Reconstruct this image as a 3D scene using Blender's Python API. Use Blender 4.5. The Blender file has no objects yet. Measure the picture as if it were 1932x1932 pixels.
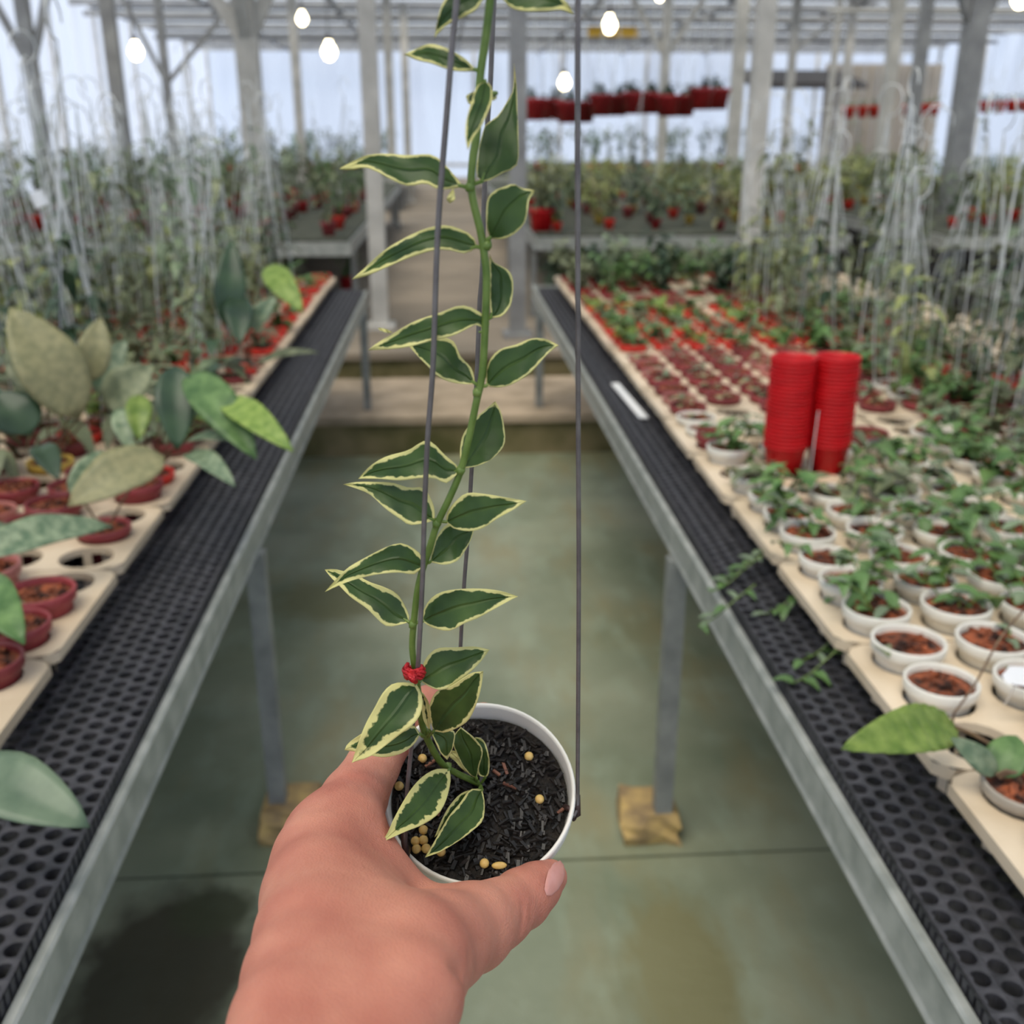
import bpy, bmesh, math, random
import numpy as np
from mathutils import Vector, Matrix
random.seed(7)
S = bpy.context.scene
COL = S.collection
PI = math.pi

# ------------------------------------------------------------------ camera, world, sun, exposure
F = 1932.0                       # focal length in pixels of the 1932 px frame
CAM_H, PITCH, YAW = 1.5, 0.3535, 0.0635
_fw = Vector((math.sin(YAW)*math.cos(PITCH), math.cos(YAW)*math.cos(PITCH), -math.sin(PITCH)))
_rt = Vector((math.cos(YAW), -math.sin(YAW), 0))
_up = _rt.cross(_fw)
CAM = Vector((0, 0, CAM_H))
cd = bpy.data.cameras.new('camera'); cam = bpy.data.objects.new('camera', cd); COL.objects.link(cam)
cd.sensor_width = 36; cd.lens = 36; cd.clip_start = 0.02; cd.clip_end = 200
cam.matrix_world = Matrix(((_rt.x, _up.x, -_fw.x, 0), (_rt.y, _up.y, -_fw.y, 0), (_rt.z, _up.z, -_fw.z, CAM_H), (0, 0, 0, 1)))
cd.dof.use_dof = True; cd.dof.focus_distance = 0.505; cd.dof.aperture_fstop = 9.0
S.camera = cam

w = bpy.data.worlds.new('overcast_sky'); S.world = w; w.use_nodes = True
wn = w.node_tree.nodes; wl = w.node_tree.links
bg = wn['Background']; bg.inputs[0].default_value = (0.86, 0.93, 1.0, 1); bg.inputs[1].default_value = 0.92
sd = bpy.data.lights.new('sun_offscreen', 'SUN'); sun = bpy.data.objects.new('sun_offscreen', sd); COL.objects.link(sun)   # daylight through the clear roof
sd.energy = 6.4; sd.angle = math.radians(45); sd.color = (1.0, 0.87, 0.68)
sun.rotation_euler = (math.radians(22), math.radians(-14), 0)
S.view_settings.view_transform = 'Standard'; S.view_settings.look = 'None'
S.view_settings.gamma = 1; S.view_settings.use_curve_mapping = False
S.view_settings.exposure = 0.42
S.cycles.max_bounces = 6; S.cycles.diffuse_bounces = 3; S.cycles.transparent_max_bounces = 12
S.cycles.sample_clamp_indirect = 6.0; S.cycles.caustics_reflective = False; S.cycles.caustics_refractive = False

def W(px, py, z):                # pixel + depth along the view axis -> world point
    return CAM + (_fw + _rt*((px-966)/F) - _up*((py-966)/F))*z
def onz(px, py, z):              # pixel -> point on the horizontal plane at height z
    d = _fw + _rt*((px-966)/F) - _up*((py-966)/F)
    return CAM + d*((z-CAM_H)/d.z)
def ony(px, py, y):              # pixel -> point on the vertical plane at distance y
    d = _fw + _rt*((px-966)/F) - _up*((py-966)/F)
    return CAM + d*(y/d.y)

# ------------------------------------------------------------------ materials
def srgb(r, g, b):
    f = lambda c: (c/255/12.92 if c/255 <= 0.04045 else ((c/255+0.055)/1.055)**2.4)
    return (f(r), f(g), f(b), 1)
def mix(a, b, t): return tuple(a[i]*(1-t)+b[i]*t for i in range(4))
M = {}
def mat(name, c1, c2=None, scale=20, rough=0.5, metal=0.0, bump=0.0, bscale=None, detail=4, contrast=(0.35, 0.65), sss=0.0,
        trans=0.0, stretch=None, randhue=0.0, spec=0.5):
    m = bpy.data.materials.new(name); m.use_nodes = True; nt = m.node_tree; n = nt.nodes; l = nt.links
    p = n['Principled BSDF']; p.inputs['Roughness'].default_value = rough; p.inputs['Metallic'].default_value = metal
    p.inputs['Specular IOR Level'].default_value = spec
    tc = n.new('ShaderNodeTexCoord'); mp = n.new('ShaderNodeMapping'); l.new(tc.outputs['Object'], mp.inputs[0])
    if stretch: mp.inputs['Scale'].default_value = stretch
    nz = n.new('ShaderNodeTexNoise'); nz.inputs['Scale'].default_value = scale; nz.inputs['Detail'].default_value = detail
    l.new(mp.outputs[0], nz.inputs['Vector'])
    rp = n.new('ShaderNodeValToRGB'); rp.color_ramp.elements[0].position = contrast[0]; rp.color_ramp.elements[1].position = contrast[1]
    rp.color_ramp.elements[0].color = c1; rp.color_ramp.elements[1].color = c2 or c1
    l.new(nz.outputs['Fac'], rp.inputs[0]); col = rp.outputs[0]
    if randhue:
        oi = n.new('ShaderNodeObjectInfo'); hs = n.new('ShaderNodeHueSaturation')
        mr = n.new('ShaderNodeMapRange'); mr.inputs[3].default_value = 1-randhue; mr.inputs[4].default_value = 1+randhue
        l.new(oi.outputs['Random'], mr.inputs[0]); l.new(mr.outputs[0], hs.inputs['Value']); l.new(col, hs.inputs['Color']); col = hs.outputs[0]
    l.new(col, p.inputs['Base Color'])
    if sss:
        p.inputs['Subsurface Weight'].default_value = sss; p.inputs['Subsurface Radius'].default_value = (0.012, 0.004, 0.002); p.inputs['Subsurface Scale'].default_value = 0.5
    if bump:
        nb = n.new('ShaderNodeTexNoise'); nb.inputs['Scale'].default_value = bscale or scale*2; nb.inputs['Detail'].default_value = 3
        l.new(mp.outputs[0], nb.inputs['Vector'])
        bp = n.new('ShaderNodeBump'); bp.inputs['Strength'].default_value = bump; bp.inputs['Distance'].default_value = 0.01
        l.new(nb.outputs['Fac'], bp.inputs['Height']); l.new(bp.outputs[0], p.inputs['Normal'])
    if trans:
        t = n.new('ShaderNodeBsdfTranslucent'); l.new(col, t.inputs[0]); ms = n.new('ShaderNodeMixShader'); ms.inputs[0].default_value = trans
        l.new(p.outputs[0], ms.inputs[1]); l.new(t.outputs[0], ms.inputs[2]); l.new(ms.outputs[0], n['Material Output'].inputs[0])
    M[name] = m; return m

def mat_sheet(name, clear, tint, colr, streak):   # clear or milky plastic sheet: part of the daylight passes straight through
    m = bpy.data.materials.new(name); m.use_nodes = True; nt = m.node_tree; n = nt.nodes; l = nt.links
    n.remove(n['Principled BSDF'])
    tr = n.new('ShaderNodeBsdfTransparent'); tr.inputs[0].default_value = tint
    df = n.new('ShaderNodeBsdfDiffuse'); df.inputs[0].default_value = colr
    tl = n.new('ShaderNodeBsdfTranslucent'); tl.inputs[0].default_value = colr
    ad = n.new('ShaderNodeMixShader'); ad.inputs[0].default_value = 0.6
    l.new(df.outputs[0], ad.inputs[1]); l.new(tl.outputs[0], ad.inputs[2])
    tc = n.new('ShaderNodeTexCoord'); mp = n.new('ShaderNodeMapping'); mp.inputs['Scale'].default_value = streak
    l.new(tc.outputs['Object'], mp.inputs[0])
    nz = n.new('ShaderNodeTexNoise'); nz.inputs['Scale'].default_value = 1.0; nz.inputs['Detail'].default_value = 4; l.new(mp.outputs[0], nz.inputs['Vector'])
    mr = n.new('ShaderNodeMapRange'); mr.inputs[1].default_value = 0.3; mr.inputs[2].default_value = 0.7
    mr.inputs[3].default_value = 1-clear-0.16; mr.inputs[4].default_value = 1-clear+0.16; mr.clamp = True
    l.new(nz.outputs['Fac'], mr.inputs[0])
    mx = n.new('ShaderNodeMixShader'); l.new(mr.outputs[0], mx.inputs[0]); l.new(tr.outputs[0], mx.inputs[1]); l.new(ad.outputs[0], mx.inputs[2])
    l.new(mx.outputs[0], n['Material Output'].inputs[0]); M[name] = m; return m

def mat_floor():
    m = bpy.data.materials.new('green_concrete'); m.use_nodes = True; n = m.node_tree.nodes; l = m.node_tree.links
    p = n['Principled BSDF']; p.inputs['Roughness'].default_value = 0.42
    tc = n.new('ShaderNodeTexCoord')
    def noise(sc, det, stretch=(1, 1, 1)):
        mp = n.new('ShaderNodeMapping'); mp.inputs['Scale'].default_value = stretch; l.new(tc.outputs['Object'], mp.inputs[0])
        a = n.new('ShaderNodeTexNoise'); a.inputs['Scale'].default_value = sc; a.inputs['Detail'].default_value = det; l.new(mp.outputs[0], a.inputs['Vector']); return a.outputs['Fac']
    def ramp(f, a, b, ca, cb):
        r = n.new('ShaderNodeValToRGB'); r.color_ramp.elements[0].position = a; r.color_ramp.elements[1].position = b
        r.color_ramp.elements[0].color = ca; r.color_ramp.elements[1].color = cb; l.new(f, r.inputs[0]); return r.outputs[0]
    def mx(f, a, b):
        x = n.new('ShaderNodeMix'); x.data_type = 'RGBA'; l.new(f, x.inputs[0]); l.new(a, x.inputs[6])
        if hasattr(b, 'links'): l.new(b, x.inputs[7])
        else: x.inputs[7].default_value = b
        return x.outputs[2]
    base = ramp(noise(2.2, 6), 0.32, 0.7, srgb(116, 126, 102), srgb(156, 160, 136))
    base = mx(ramp(noise(3.1, 5, (1.6, 0.5, 1)), 0.5, 0.72, (0, 0, 0, 1), (0.75, 0.75, 0.75, 1)), base, srgb(146, 136, 98))
    base = mx(ramp(noise(7, 6, (1.5, .7, 1)), 0.5, 0.74, (0, 0, 0, 1), (0.5, 0.5, 0.5, 1)), base, srgb(160, 172, 150))
    # an irregular dark brown patch beside the bench with the big-leaved plants
    def blob(cx, cy, rx, ry, c, base, soft=0.35):
        mp = n.new('ShaderNodeMapping'); mp.inputs['Location'].default_value = (-cx/rx, -cy/ry, 0); mp.inputs['Scale'].default_value = (1/rx, 1/ry, 1)
        l.new(tc.outputs['Object'], mp.inputs[0])
        nn = n.new('ShaderNodeTexNoise'); nn.inputs['Scale'].default_value = 2.5; nn.inputs['Detail'].default_value = 3; l.new(mp.outputs[0], nn.inputs['Vector'])
        ln = n.new('ShaderNodeVectorMath'); ln.operation = 'LENGTH'; l.new(mp.outputs[0], ln.inputs[0])
        ad = n.new('ShaderNodeMath'); ad.operation = 'MULTIPLY_ADD'; ad.inputs[1].default_value = 0.9; l.new(nn.outputs['Fac'], ad.inputs[0]); l.new(ln.outputs['Value'], ad.inputs[2])
        f = ramp(ad.outputs[0], 1.25, 1.25+soft, (0.85, 0.85, 0.85, 1), (0, 0, 0, 1)) if False else None
        mr = n.new('ShaderNodeMapRange'); mr.inputs[1].default_value = 1.3; mr.inputs[2].default_value = 1.35+soft*1.6; mr.inputs[3].default_value = 0.88; mr.inputs[4].default_value = 0; l.new(ad.outputs[0], mr.inputs[0])
        return mx(mr.outputs[0], base, c)
    for (px, py, rx, ry, c) in [(300, 1840, 0.15, 0.2, srgb(56, 50, 38)), (400, 1720, 0.07, 0.06, srgb(72, 76, 56)),
                                (640, 1130, 0.2, 0.14, srgb(112, 112, 78)), (1290, 1840, 0.09, 0.2, srgb(128, 124, 88))]:
        q = onz(px, py, 0); base = blob(q.x, q.y, rx, ry, c, base)
    l.new(base, p.inputs['Base Color'])
    b = n.new('ShaderNodeBump'); b.inputs['Strength'].default_value = 0.25; b.inputs['Distance'].default_value = 0.01
    l.new(noise(30, 4), b.inputs['Height']); l.new(b.outputs[0], p.inputs['Normal'])
    M['floor'] = m

def mat_vine_leaf():
    m = bpy.data.materials.new('variegated_leaf'); m.use_nodes = True; n = m.node_tree.nodes; l = m.node_tree.links
    p = n['Principled BSDF']; p.inputs['Roughness'].default_value = 0.38; p.inputs['Specular IOR Level'].default_value = 0.36
    at = n.new('ShaderNodeAttribute'); at.attribute_name = 'edge'
    am = n.new('ShaderNodeAttribute'); am.attribute_name = 'mid'
    tc = n.new('ShaderNodeTexCoord')
    n1 = n.new('ShaderNodeTexNoise'); n1.inputs['Scale'].default_value = 75; n1.inputs['Detail'].default_value = 1.5; l.new(tc.outputs['Object'], n1.inputs['Vector'])
    n2 = n.new('ShaderNodeTexNoise'); n2.inputs['Scale'].default_value = 300; n2.inputs['Detail'].default_value = 2; l.new(tc.outputs['Object'], n2.inputs['Vector'])
    ma = n.new('ShaderNodeMath'); ma.operation = 'MULTIPLY_ADD'; ma.inputs[1].default_value = 2.6; l.new(n1.outputs['Fac'], ma.inputs[0]); ma.inputs[2].default_value = -1.8
    mb = n.new('ShaderNodeMath'); mb.operation = 'MULTIPLY_ADD'; mb.inputs[1].default_value = 2.2; l.new(n2.outputs['Fac'], mb.inputs[0]); l.new(ma.outputs[0], mb.inputs[2])
    mc = n.new('ShaderNodeMath'); mc.operation = 'SUBTRACT'; l.new(at.outputs['Fac'], mc.inputs[0]); l.new(mb.outputs[0], mc.inputs[1])
    r = n.new('ShaderNodeMapRange'); r.inputs[1].default_value = 0.45; r.inputs[2].default_value = 0.85; l.new(mc.outputs[0], r.inputs[0])
    g = n.new('ShaderNodeValToRGB'); g.color_ramp.elements[0].position = 0.3; g.color_ramp.elements[1].position = 0.75
    g.color_ramp.elements[0].color = srgb(44, 70, 30); g.color_ramp.elements[1].color = srgb(78, 104, 46)
    n3 = n.new('ShaderNodeTexNoise'); n3.inputs['Scale'].default_value = 60; l.new(tc.outputs['Object'], n3.inputs['Vector']); l.new(n3.outputs['Fac'], g.inputs[0])
    mx = n.new('ShaderNodeMix'); mx.data_type = 'RGBA'; l.new(r.outputs[0], mx.inputs[0]); mx.inputs[6].default_value = srgb(222, 216, 142); l.new(g.outputs[0], mx.inputs[7])
    l.new(mx.outputs[2], p.inputs['Base Color'])
    t = n.new('ShaderNodeBsdfTranslucent'); l.new(mx.outputs[2], t.inputs[0]); ms = n.new('ShaderNodeMixShader'); ms.inputs[0].default_value = 0.22
    l.new(p.outputs[0], ms.inputs[1]); l.new(t.outputs[0], ms.inputs[2]); l.new(ms.outputs[0], n['Material Output'].inputs[0])
    rib = n.new('ShaderNodeMapRange'); rib.inputs[1].default_value = 0.0; rib.inputs[2].default_value = 0.12; rib.inputs[3].default_value = -0.5; rib.inputs[4].default_value = 0.0; l.new(am.outputs['Fac'], rib.inputs[0])
    hs = n.new('ShaderNodeMath'); hs.operation = 'MULTIPLY_ADD'; hs.inputs[1].default_value = 0.15; l.new(n2.outputs['Fac'], hs.inputs[0]); l.new(rib.outputs[0], hs.inputs[2])
    b = n.new('ShaderNodeBump'); b.inputs['Strength'].default_value = 0.8; b.inputs['Distance'].default_value = 0.0012; l.new(hs.outputs[0], b.inputs['Height']); l.new(b.outputs[0], p.inputs['Normal'])
    M['vine_leaf'] = m

mat_floor(); mat_vine_leaf()
mat('concrete', srgb(150, 134, 112), srgb(186, 166, 142), 5, 0.85, bump=0.3)
mat('concrete_face', srgb(88, 86, 48), srgb(140, 126, 92), 4, 0.9, bump=0.4)
mat('gutter', srgb(70, 72, 44), srgb(106, 102, 68), 5, 0.6)
mat('joint_fill', srgb(92, 92, 74), srgb(116, 114, 94), 9, 0.9)
mat('path', srgb(122, 112, 98), srgb(156, 142, 124), 1.2, 0.85)
mat('galvanised', srgb(150, 154, 148), srgb(182, 184, 178), 22, 0.45, 0.25, bump=0.05)
mat('leg_metal', srgb(128, 130, 128), srgb(152, 154, 150), 18, 0.5, 0.3)
mat('white_post', srgb(176, 174, 168), srgb(206, 203, 196), 6, 0.55)
mat('grey_post', srgb(132, 132, 132), srgb(160, 160, 158), 6, 0.5, 0.2)
mat('mat_plastic', srgb(42, 42, 46), srgb(68, 67, 72), 40, 0.5, bump=0.1)
mat('deck_dark', srgb(70, 74, 66), srgb(96, 98, 88), 20, 0.9, spec=0.1)
mat('tray', srgb(206, 186, 158), srgb(226, 208, 182), 9, 0.5, randhue=0.05)
mat('pot_white', srgb(222, 218, 206), srgb(238, 234, 224), 14, 0.38, sss=0.0)
mat('pot_maroon', srgb(122, 44, 48), srgb(150, 62, 64), 12, 0.45, randhue=0.2)
mat('pot_pink', srgb(172, 104, 98), srgb(190, 124, 116), 12, 0.4, randhue=0.15)
mat('pot_red', srgb(206, 40, 30), srgb(226, 58, 42), 12, 0.42, randhue=0.12)
mat('pot_scarlet', srgb(196, 4, 16), srgb(214, 8, 22), 30, 0.5, trans=0.14)
mat('pot_darkred', srgb(128, 18, 24), srgb(170, 28, 32), 12, 0.45, randhue=0.25)
mat('pot_yellow', srgb(190, 156, 66), srgb(206, 176, 84), 12, 0.45)
mat('pot_clear', srgb(150, 140, 128), srgb(176, 168, 154), 12, 0.25)
mat('soil_bark', srgb(52, 28, 18), srgb(158, 84, 50), 60, 0.85, bump=0.6, bscale=90, contrast=(0.4, 0.62))
mat('soil_dark', srgb(16, 14, 12), srgb(42, 35, 28), 160, 0.8, bump=0.9, bscale=260)
mat('bark_chip', srgb(9, 8, 7), srgb(34, 28, 24), 220, 0.45, randhue=0.3)
mat('bark_red', srgb(92, 54, 40), srgb(128, 84, 64), 120, 0.7)
mat('pellet', srgb(206, 168, 92), srgb(224, 190, 118), 300, 0.42, sss=0.2)
mat('wire', srgb(100, 94, 93), srgb(122, 116, 114), 90, 0.42, 0.35)
mat('wire_dark', srgb(58, 40, 36), srgb(80, 60, 54), 90, 0.5, 0.3)
mat('wire_pale', srgb(206, 208, 206), srgb(228, 230, 228), 20, 0.32, 0.1)
mat('stem', srgb(80, 106, 36), srgb(108, 130, 58), 90, 0.45)
mat('stem_brown', srgb(92, 70, 52), srgb(120, 96, 70), 60, 0.6)
mat('tie_red', srgb(168, 16, 26), srgb(206, 40, 44), 300, 0.22, 0.35, bump=0.4)
mat('leaf_dark', srgb(38, 60, 42), srgb(62, 86, 58), 14, 0.4, trans=0.12, randhue=0.2)
mat('leaf_mid', srgb(66, 102, 50), srgb(112, 144, 84), 40, 0.42, trans=0.18, randhue=0.22)
mat('leaf_grey', srgb(90, 114, 86), srgb(146, 160, 128), 60, 0.45, trans=0.15, randhue=0.2)
mat('leaf_lime', srgb(108, 138, 54), srgb(152, 174, 86), 50, 0.42, trans=0.25, randhue=0.15)
mat('leaf_olive', srgb(88, 98, 70), srgb(134, 140, 106), 40, 0.5, trans=0.12, randhue=0.25)
mat('leaf_thick', srgb(76, 98, 76), srgb(112, 130, 104), 22, 0.4, trans=0.08)
mat('leaf_haze_tint', srgb(138, 150, 92), srgb(176, 180, 118), 30, 0.5, trans=0.3, randhue=0.15)  # far-bench foliage colour lightened toward yellow for backlight and hazy air
mat('leaf_tan', srgb(132, 132, 94), srgb(160, 154, 112), 70, 0.5, trans=0.15)
mat('tag_white', srgb(226, 228, 230), srgb(240, 240, 240), 12, 0.4)
mat('stone', srgb(142, 120, 88), srgb(208, 176, 112), 14, 0.85, bump=0.6)
mat('roof_grey', srgb(92, 94, 102), srgb(116, 118, 126), 3, 0.6, 0.2)
mat('roof_beam', srgb(132, 133, 136), srgb(158, 159, 160), 3, 0.5)
mat('panel_beige', srgb(158, 148, 136), srgb(186, 176, 162), 2, 0.7, stretch=(14, 1, 0.3))
mat('awning_dark', srgb(52, 48, 50), srgb(72, 68, 68), 4, 0.7)
mat('banner_yellow', srgb(214, 164, 40), srgb(226, 184, 70), 4, 0.6)
mat('nail', srgb(204, 136, 124), srgb(214, 152, 140), 60, 0.25, sss=0.2)
mat_sheet('sheet_clear', 0.74, (0.93, 0.96, 1, 1), (0.5, 0.54, 0.62, 1), (0.3, 3, 1))
mat_sheet('sheet_wall', 0.30, (0.82, 0.88, 1, 1), (0.68, 0.73, 0.86, 1), (3.2, 3.2, 0.25))

def mat_skin():
    m = bpy.data.materials.new('skin'); m.use_nodes = True; n = m.node_tree.nodes; l = m.node_tree.links
    p = n['Principled BSDF']; p.inputs['Roughness'].default_value = 0.55; p.inputs['Specular IOR Level'].default_value = 0.3
    p.inputs['Subsurface Weight'].default_value = 0.25; p.inputs['Subsurface Radius'].default_value = (0.008, 0.003, 0.0015); p.inputs['Subsurface Scale'].default_value = 0.4
    tc = n.new('ShaderNodeTexCoord')
    a = n.new('ShaderNodeTexNoise'); a.inputs['Scale'].default_value = 28; a.inputs['Detail'].default_value = 4; l.new(tc.outputs['Object'], a.inputs['Vector'])
    r = n.new('ShaderNodeValToRGB'); r.color_ramp.elements[0].position = 0.3; r.color_ramp.elements[1].position = 0.72
    r.color_ramp.elements[0].color = srgb(180, 108, 90); r.color_ramp.elements[1].color = srgb(208, 142, 118); l.new(a.outputs['Fac'], r.inputs[0]); l.new(r.outputs[0], p.inputs['Base Color'])
    v = n.new('ShaderNodeTexVoronoi'); v.inputs['Scale'].default_value = 900; l.new(tc.outputs['Object'], v.inputs['Vector'])
    mp = n.new('ShaderNodeMapping'); mp.inputs['Scale'].default_value = (1, 0.35, 1); l.new(tc.outputs['Object'], mp.inputs[0])
    f = n.new('ShaderNodeTexNoise'); f.inputs['Scale'].default_value = 380; f.inputs['Detail'].default_value = 3; l.new(mp.outputs[0], f.inputs['Vector'])
    ad = n.new('ShaderNodeMath'); ad.operation = 'ADD'; l.new(v.outputs['Distance'], ad.inputs[0]); l.new(f.outputs['Fac'], ad.inputs[1])
    b = n.new('ShaderNodeBump'); b.inputs['Strength'].default_value = 0.2; b.inputs['Distance'].default_value = 0.0015; l.new(ad.outputs[0], b.inputs['Height']); l.new(b.outputs[0], p.inputs['Normal'])
    M['skin'] = m
mat_skin()
def emit(name, c, s):
    m = bpy.data.materials.new(name); m.use_nodes = True; p = m.node_tree.nodes['Principled BSDF']
    p.inputs['Base Color'].default_value = (0.9, 0.85, 0.7, 1); p.inputs['Emission Color'].default_value = c; p.inputs['Emission Strength'].default_value = s; M[name] = m
emit('bulb_glow', (1.0, 0.86, 0.55, 1), 9.0); emit('bulb_dim', (1.0, 0.8, 0.6, 1), 2.0)

# ------------------------------------------------------------------ mesh helpers
class MB:
    def __init__(s): s.v = []; s.f = []
    def add(s, vs, fs):
        o = len(s.v); s.v += [tuple(v) for v in vs]; s.f += [tuple(i+o for i in f) for f in fs]; return s
    def box(s, a, b):
        x0, y0, z0 = a; x1, y1, z1 = b
        return s.add([(x0, y0, z0), (x1, y0, z0), (x1, y1, z0), (x0, y1, z0), (x0, y0, z1), (x1, y0, z1), (x1, y1, z1), (x0, y1, z1)],
                     [(0, 3, 2, 1), (4, 5, 6, 7), (0, 1, 5, 4), (1, 2, 6, 5), (2, 3, 7, 6), (3, 0, 4, 7)])
    def bar(s, a, b, w, h=None):            # rectangular bar between two points
        a = Vector(a); b = Vector(b); d = (b-a).normalized(); h = h or w
        u = d.cross(Vector((0, 0, 1)));  u = u.normalized() if u.length > 1e-3 else Vector((1, 0, 0)); v = u.cross(d)
        vs = [p + u*sx*w/2 + v*sy*h/2 for p in (a, b) for sx, sy in ((-1, -1), (1, -1), (1, 1), (-1, 1))]
        return s.add(vs, [(0, 1, 2, 3), (7, 6, 5, 4), (0, 4, 5, 1), (1, 5, 6, 2), (2, 6, 7, 3), (3, 7, 4, 0)])
    def tube(s, pts, r, n=6, cap=True):
        pts = [Vector(p) for p in pts]; k = len(pts); rs = r if isinstance(r, (list, tuple)) else [r]*k
        vs = []; fs = []; u = None
        for i, p in enumerate(pts):
            d = (pts[min(i+1, k-1)]-pts[max(i-1, 0)]).normalized()
            if u is None:
                u = d.orthogonal().normalized()
            u = (u - d*u.dot(d)).normalized(); v = d.cross(u)
            vs += [p + (u*math.cos(2*PI*j/n) + v*math.sin(2*PI*j/n))*rs[i] for j in range(n)]
        for i in range(k-1):
            fs += [(i*n+j, i*n+(j+1) % n, (i+1)*n+(j+1) % n, (i+1)*n+j) for j in range(n)]
        if cap: fs += [tuple(range(n-1, -1, -1)), tuple((k-1)*n+j for j in range(n))]
        return s.add(vs, fs)
    def lathe(s, prof, n=20, T=None):
        vs = []; fs = []; k = len(prof)
        for r, z in prof: vs += [Vector((r*math.cos(2*PI*j/n), r*math.sin(2*PI*j/n), z)) for j in range(n)]
        for i in range(k-1): fs += [(i*n+j, i*n+(j+1) % n, (i+1)*n+(j+1) % n, (i+1)*n+j) for j in range(n)]
        if T: vs = [T @ v for v in vs]
        return s.add(vs, fs)
    def mesh(s, name, m=None, smooth=False):
        me = bpy.data.meshes.new(name); me.from_pydata(s.v, [], s.f); me.update()
        if m: me.materials.append(M[m])
        if smooth: me.polygons.foreach_set('use_smooth', [True]*len(me.polygons))
        return me
    def build(s, name, m, parent=None, smooth=False): return link(name, s.mesh(name, m, smooth), parent)
def link(name, me, parent=None, loc=None, rot=None, sc=None):
    o = bpy.data.objects.new(name, me); COL.objects.link(o)
    if parent: o.parent = parent
    if loc is not None: o.location = loc
    if rot is not None: o.rotation_euler = rot
    if sc is not None: o.scale = (sc, sc, sc) if not hasattr(sc, '__len__') else sc
    return o
def tag(o, label=None, cat=None, group=None, kind=None):
    for k, v in (('label', label), ('category', cat), ('group', group), ('kind', kind)):
        if v: o[k] = v
    return o
def empty(name, loc=(0, 0, 0), rz=0, sc=None):
    return link(name, None, None, loc, (0, 0, rz), sc)
def cr(pts, n):                             # Catmull-Rom through points, n samples at even arc length
    P = np.array([np.array(p, float) for p in pts]); Q = np.vstack([2*P[0]-P[1], P, 2*P[-1]-P[-2]]); out = []
    for i in range(1, len(Q)-2):
        for t in np.linspace(0, 1, 12, endpoint=False):
            a, b, c, d = Q[i-1], Q[i], Q[i+1], Q[i+2]
            out.append(0.5*((2*b)+(-a+c)*t+(2*a-5*b+4*c-d)*t*t+(-a+3*b-3*c+d)*t**3))
    out.append(P[-1]); out = np.array(out); L = np.r_[0, np.cumsum(np.linalg.norm(np.diff(out, axis=0), axis=1))]
    s = np.linspace(0, L[-1], n); return np.array([np.interp(s, L, out[:, k]) for k in range(out.shape[1])]).T

# ------------------------------------------------------------------ the setting
def struct(name, mb, m, label, cat=None, smooth=False):
    o = mb.build(name, m, None, smooth); o['kind'] = 'structure'; o['label'] = label
    if cat: o['category'] = cat
    return o
XL, XR, YB, ZR = -6.6, 13.5, 32.0, 3.75     # greenhouse shell
floor = struct('floor', MB().box((XL, -3, -0.1), (XR, 1.835, 0)).box((XL, 1.844, -0.1), (XR, 4.9, 0)), 'floor', 'green painted concrete floor between the two plant benches', 'floor')
MB().box((XL, 1.835, -0.1), (XR, 1.844, -0.008)).build('expansion_joint', 'joint_fill', floor)
st = empty('concrete_step'); tag(st, 'tan concrete step with a mossy riser at the end of the green floor', 'step', kind='structure')
MB().box((XL, 4.9, -0.05), (XR, 5.75, 0.165)).build('riser', 'concrete_face', st); MB().box((XL, 4.88, 0.165), (XR, 5.75, 0.2)).build('tread', 'concrete', st)
gt = struct('floor_gutter', MB().box((XL, 5.75, -0.05), (XR, 5.98, 0.14)), 'gutter', 'dark wet drain channel behind the concrete step', 'gutter')
pf = empty('floor_platform'); tag(pf, 'grey brown concrete path on the raised floor behind the drain channel', 'floor', kind='structure')
MB().box((XL, 5.98, -0.05), (XR, YB, 0.26)).build('slab', 'concrete_face', pf); MB().box((XL, 5.96, 0.26), (XR, YB, 0.3)).build('surface', 'path', pf)

# walls of milky sheet with uprights
def sheet_wall(name, a, b, z0, z1, label, nseg):
    e = empty(name); tag(e, label, 'wall', kind='structure'); a = Vector(a); b = Vector(b); d = (b-a)
    nrm = Vector((-d.y, d.x, 0)).normalized()
    for i in range(nseg):
        p = a + d*(i/nseg); q = a + d*((i+1)/nseg); mb = MB(); k = 10
        row = [(p.lerp(q, j/k) + nrm*0.03*math.sin(j*2.1+i)) for j in range(k+1)]
        mb.add([(r.x, r.y, z) for z in (z0, z1) for r in row], [(j, j+1, k+2+j, k+1+j) for j in range(k)])
        mb.build('panel', 'sheet_wall', e, True)
        MB().box((q.x-0.04, q.y-0.04, z0), (q.x+0.04, q.y+0.04, z1)).build('upright', 'white_post', e)
    MB().bar(a+Vector((0, 0, z0+0.35)), b+Vector((0, 0, z0+0.35)), 0.06, 0.08).build('rail', 'white_post', e)
    return e
sheet_wall('wall_left', (XL, -3, 0), (XL, YB, 0), 0.0, ZR, 'milky blue white plastic sheet wall behind the wire hung plants', 14)
sheet_wall('wall_back', (XL, YB, 0), (XR, YB, 0), 0.3, ZR, 'pale blue translucent sheet wall closing the far end of the greenhouse', 8)
sheet_wall('wall_right', (XR, YB, 0), (XR, -3, 0), 0.0, ZR, 'milky plastic sheet wall beyond the bench with the red pot stacks', 14)
struct('wall_front', MB().box((XL, -3.05, 0), (XR, -3.0, ZR)), 'sheet_wall', 'milky plastic sheet wall at the entrance end', 'wall')

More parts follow.
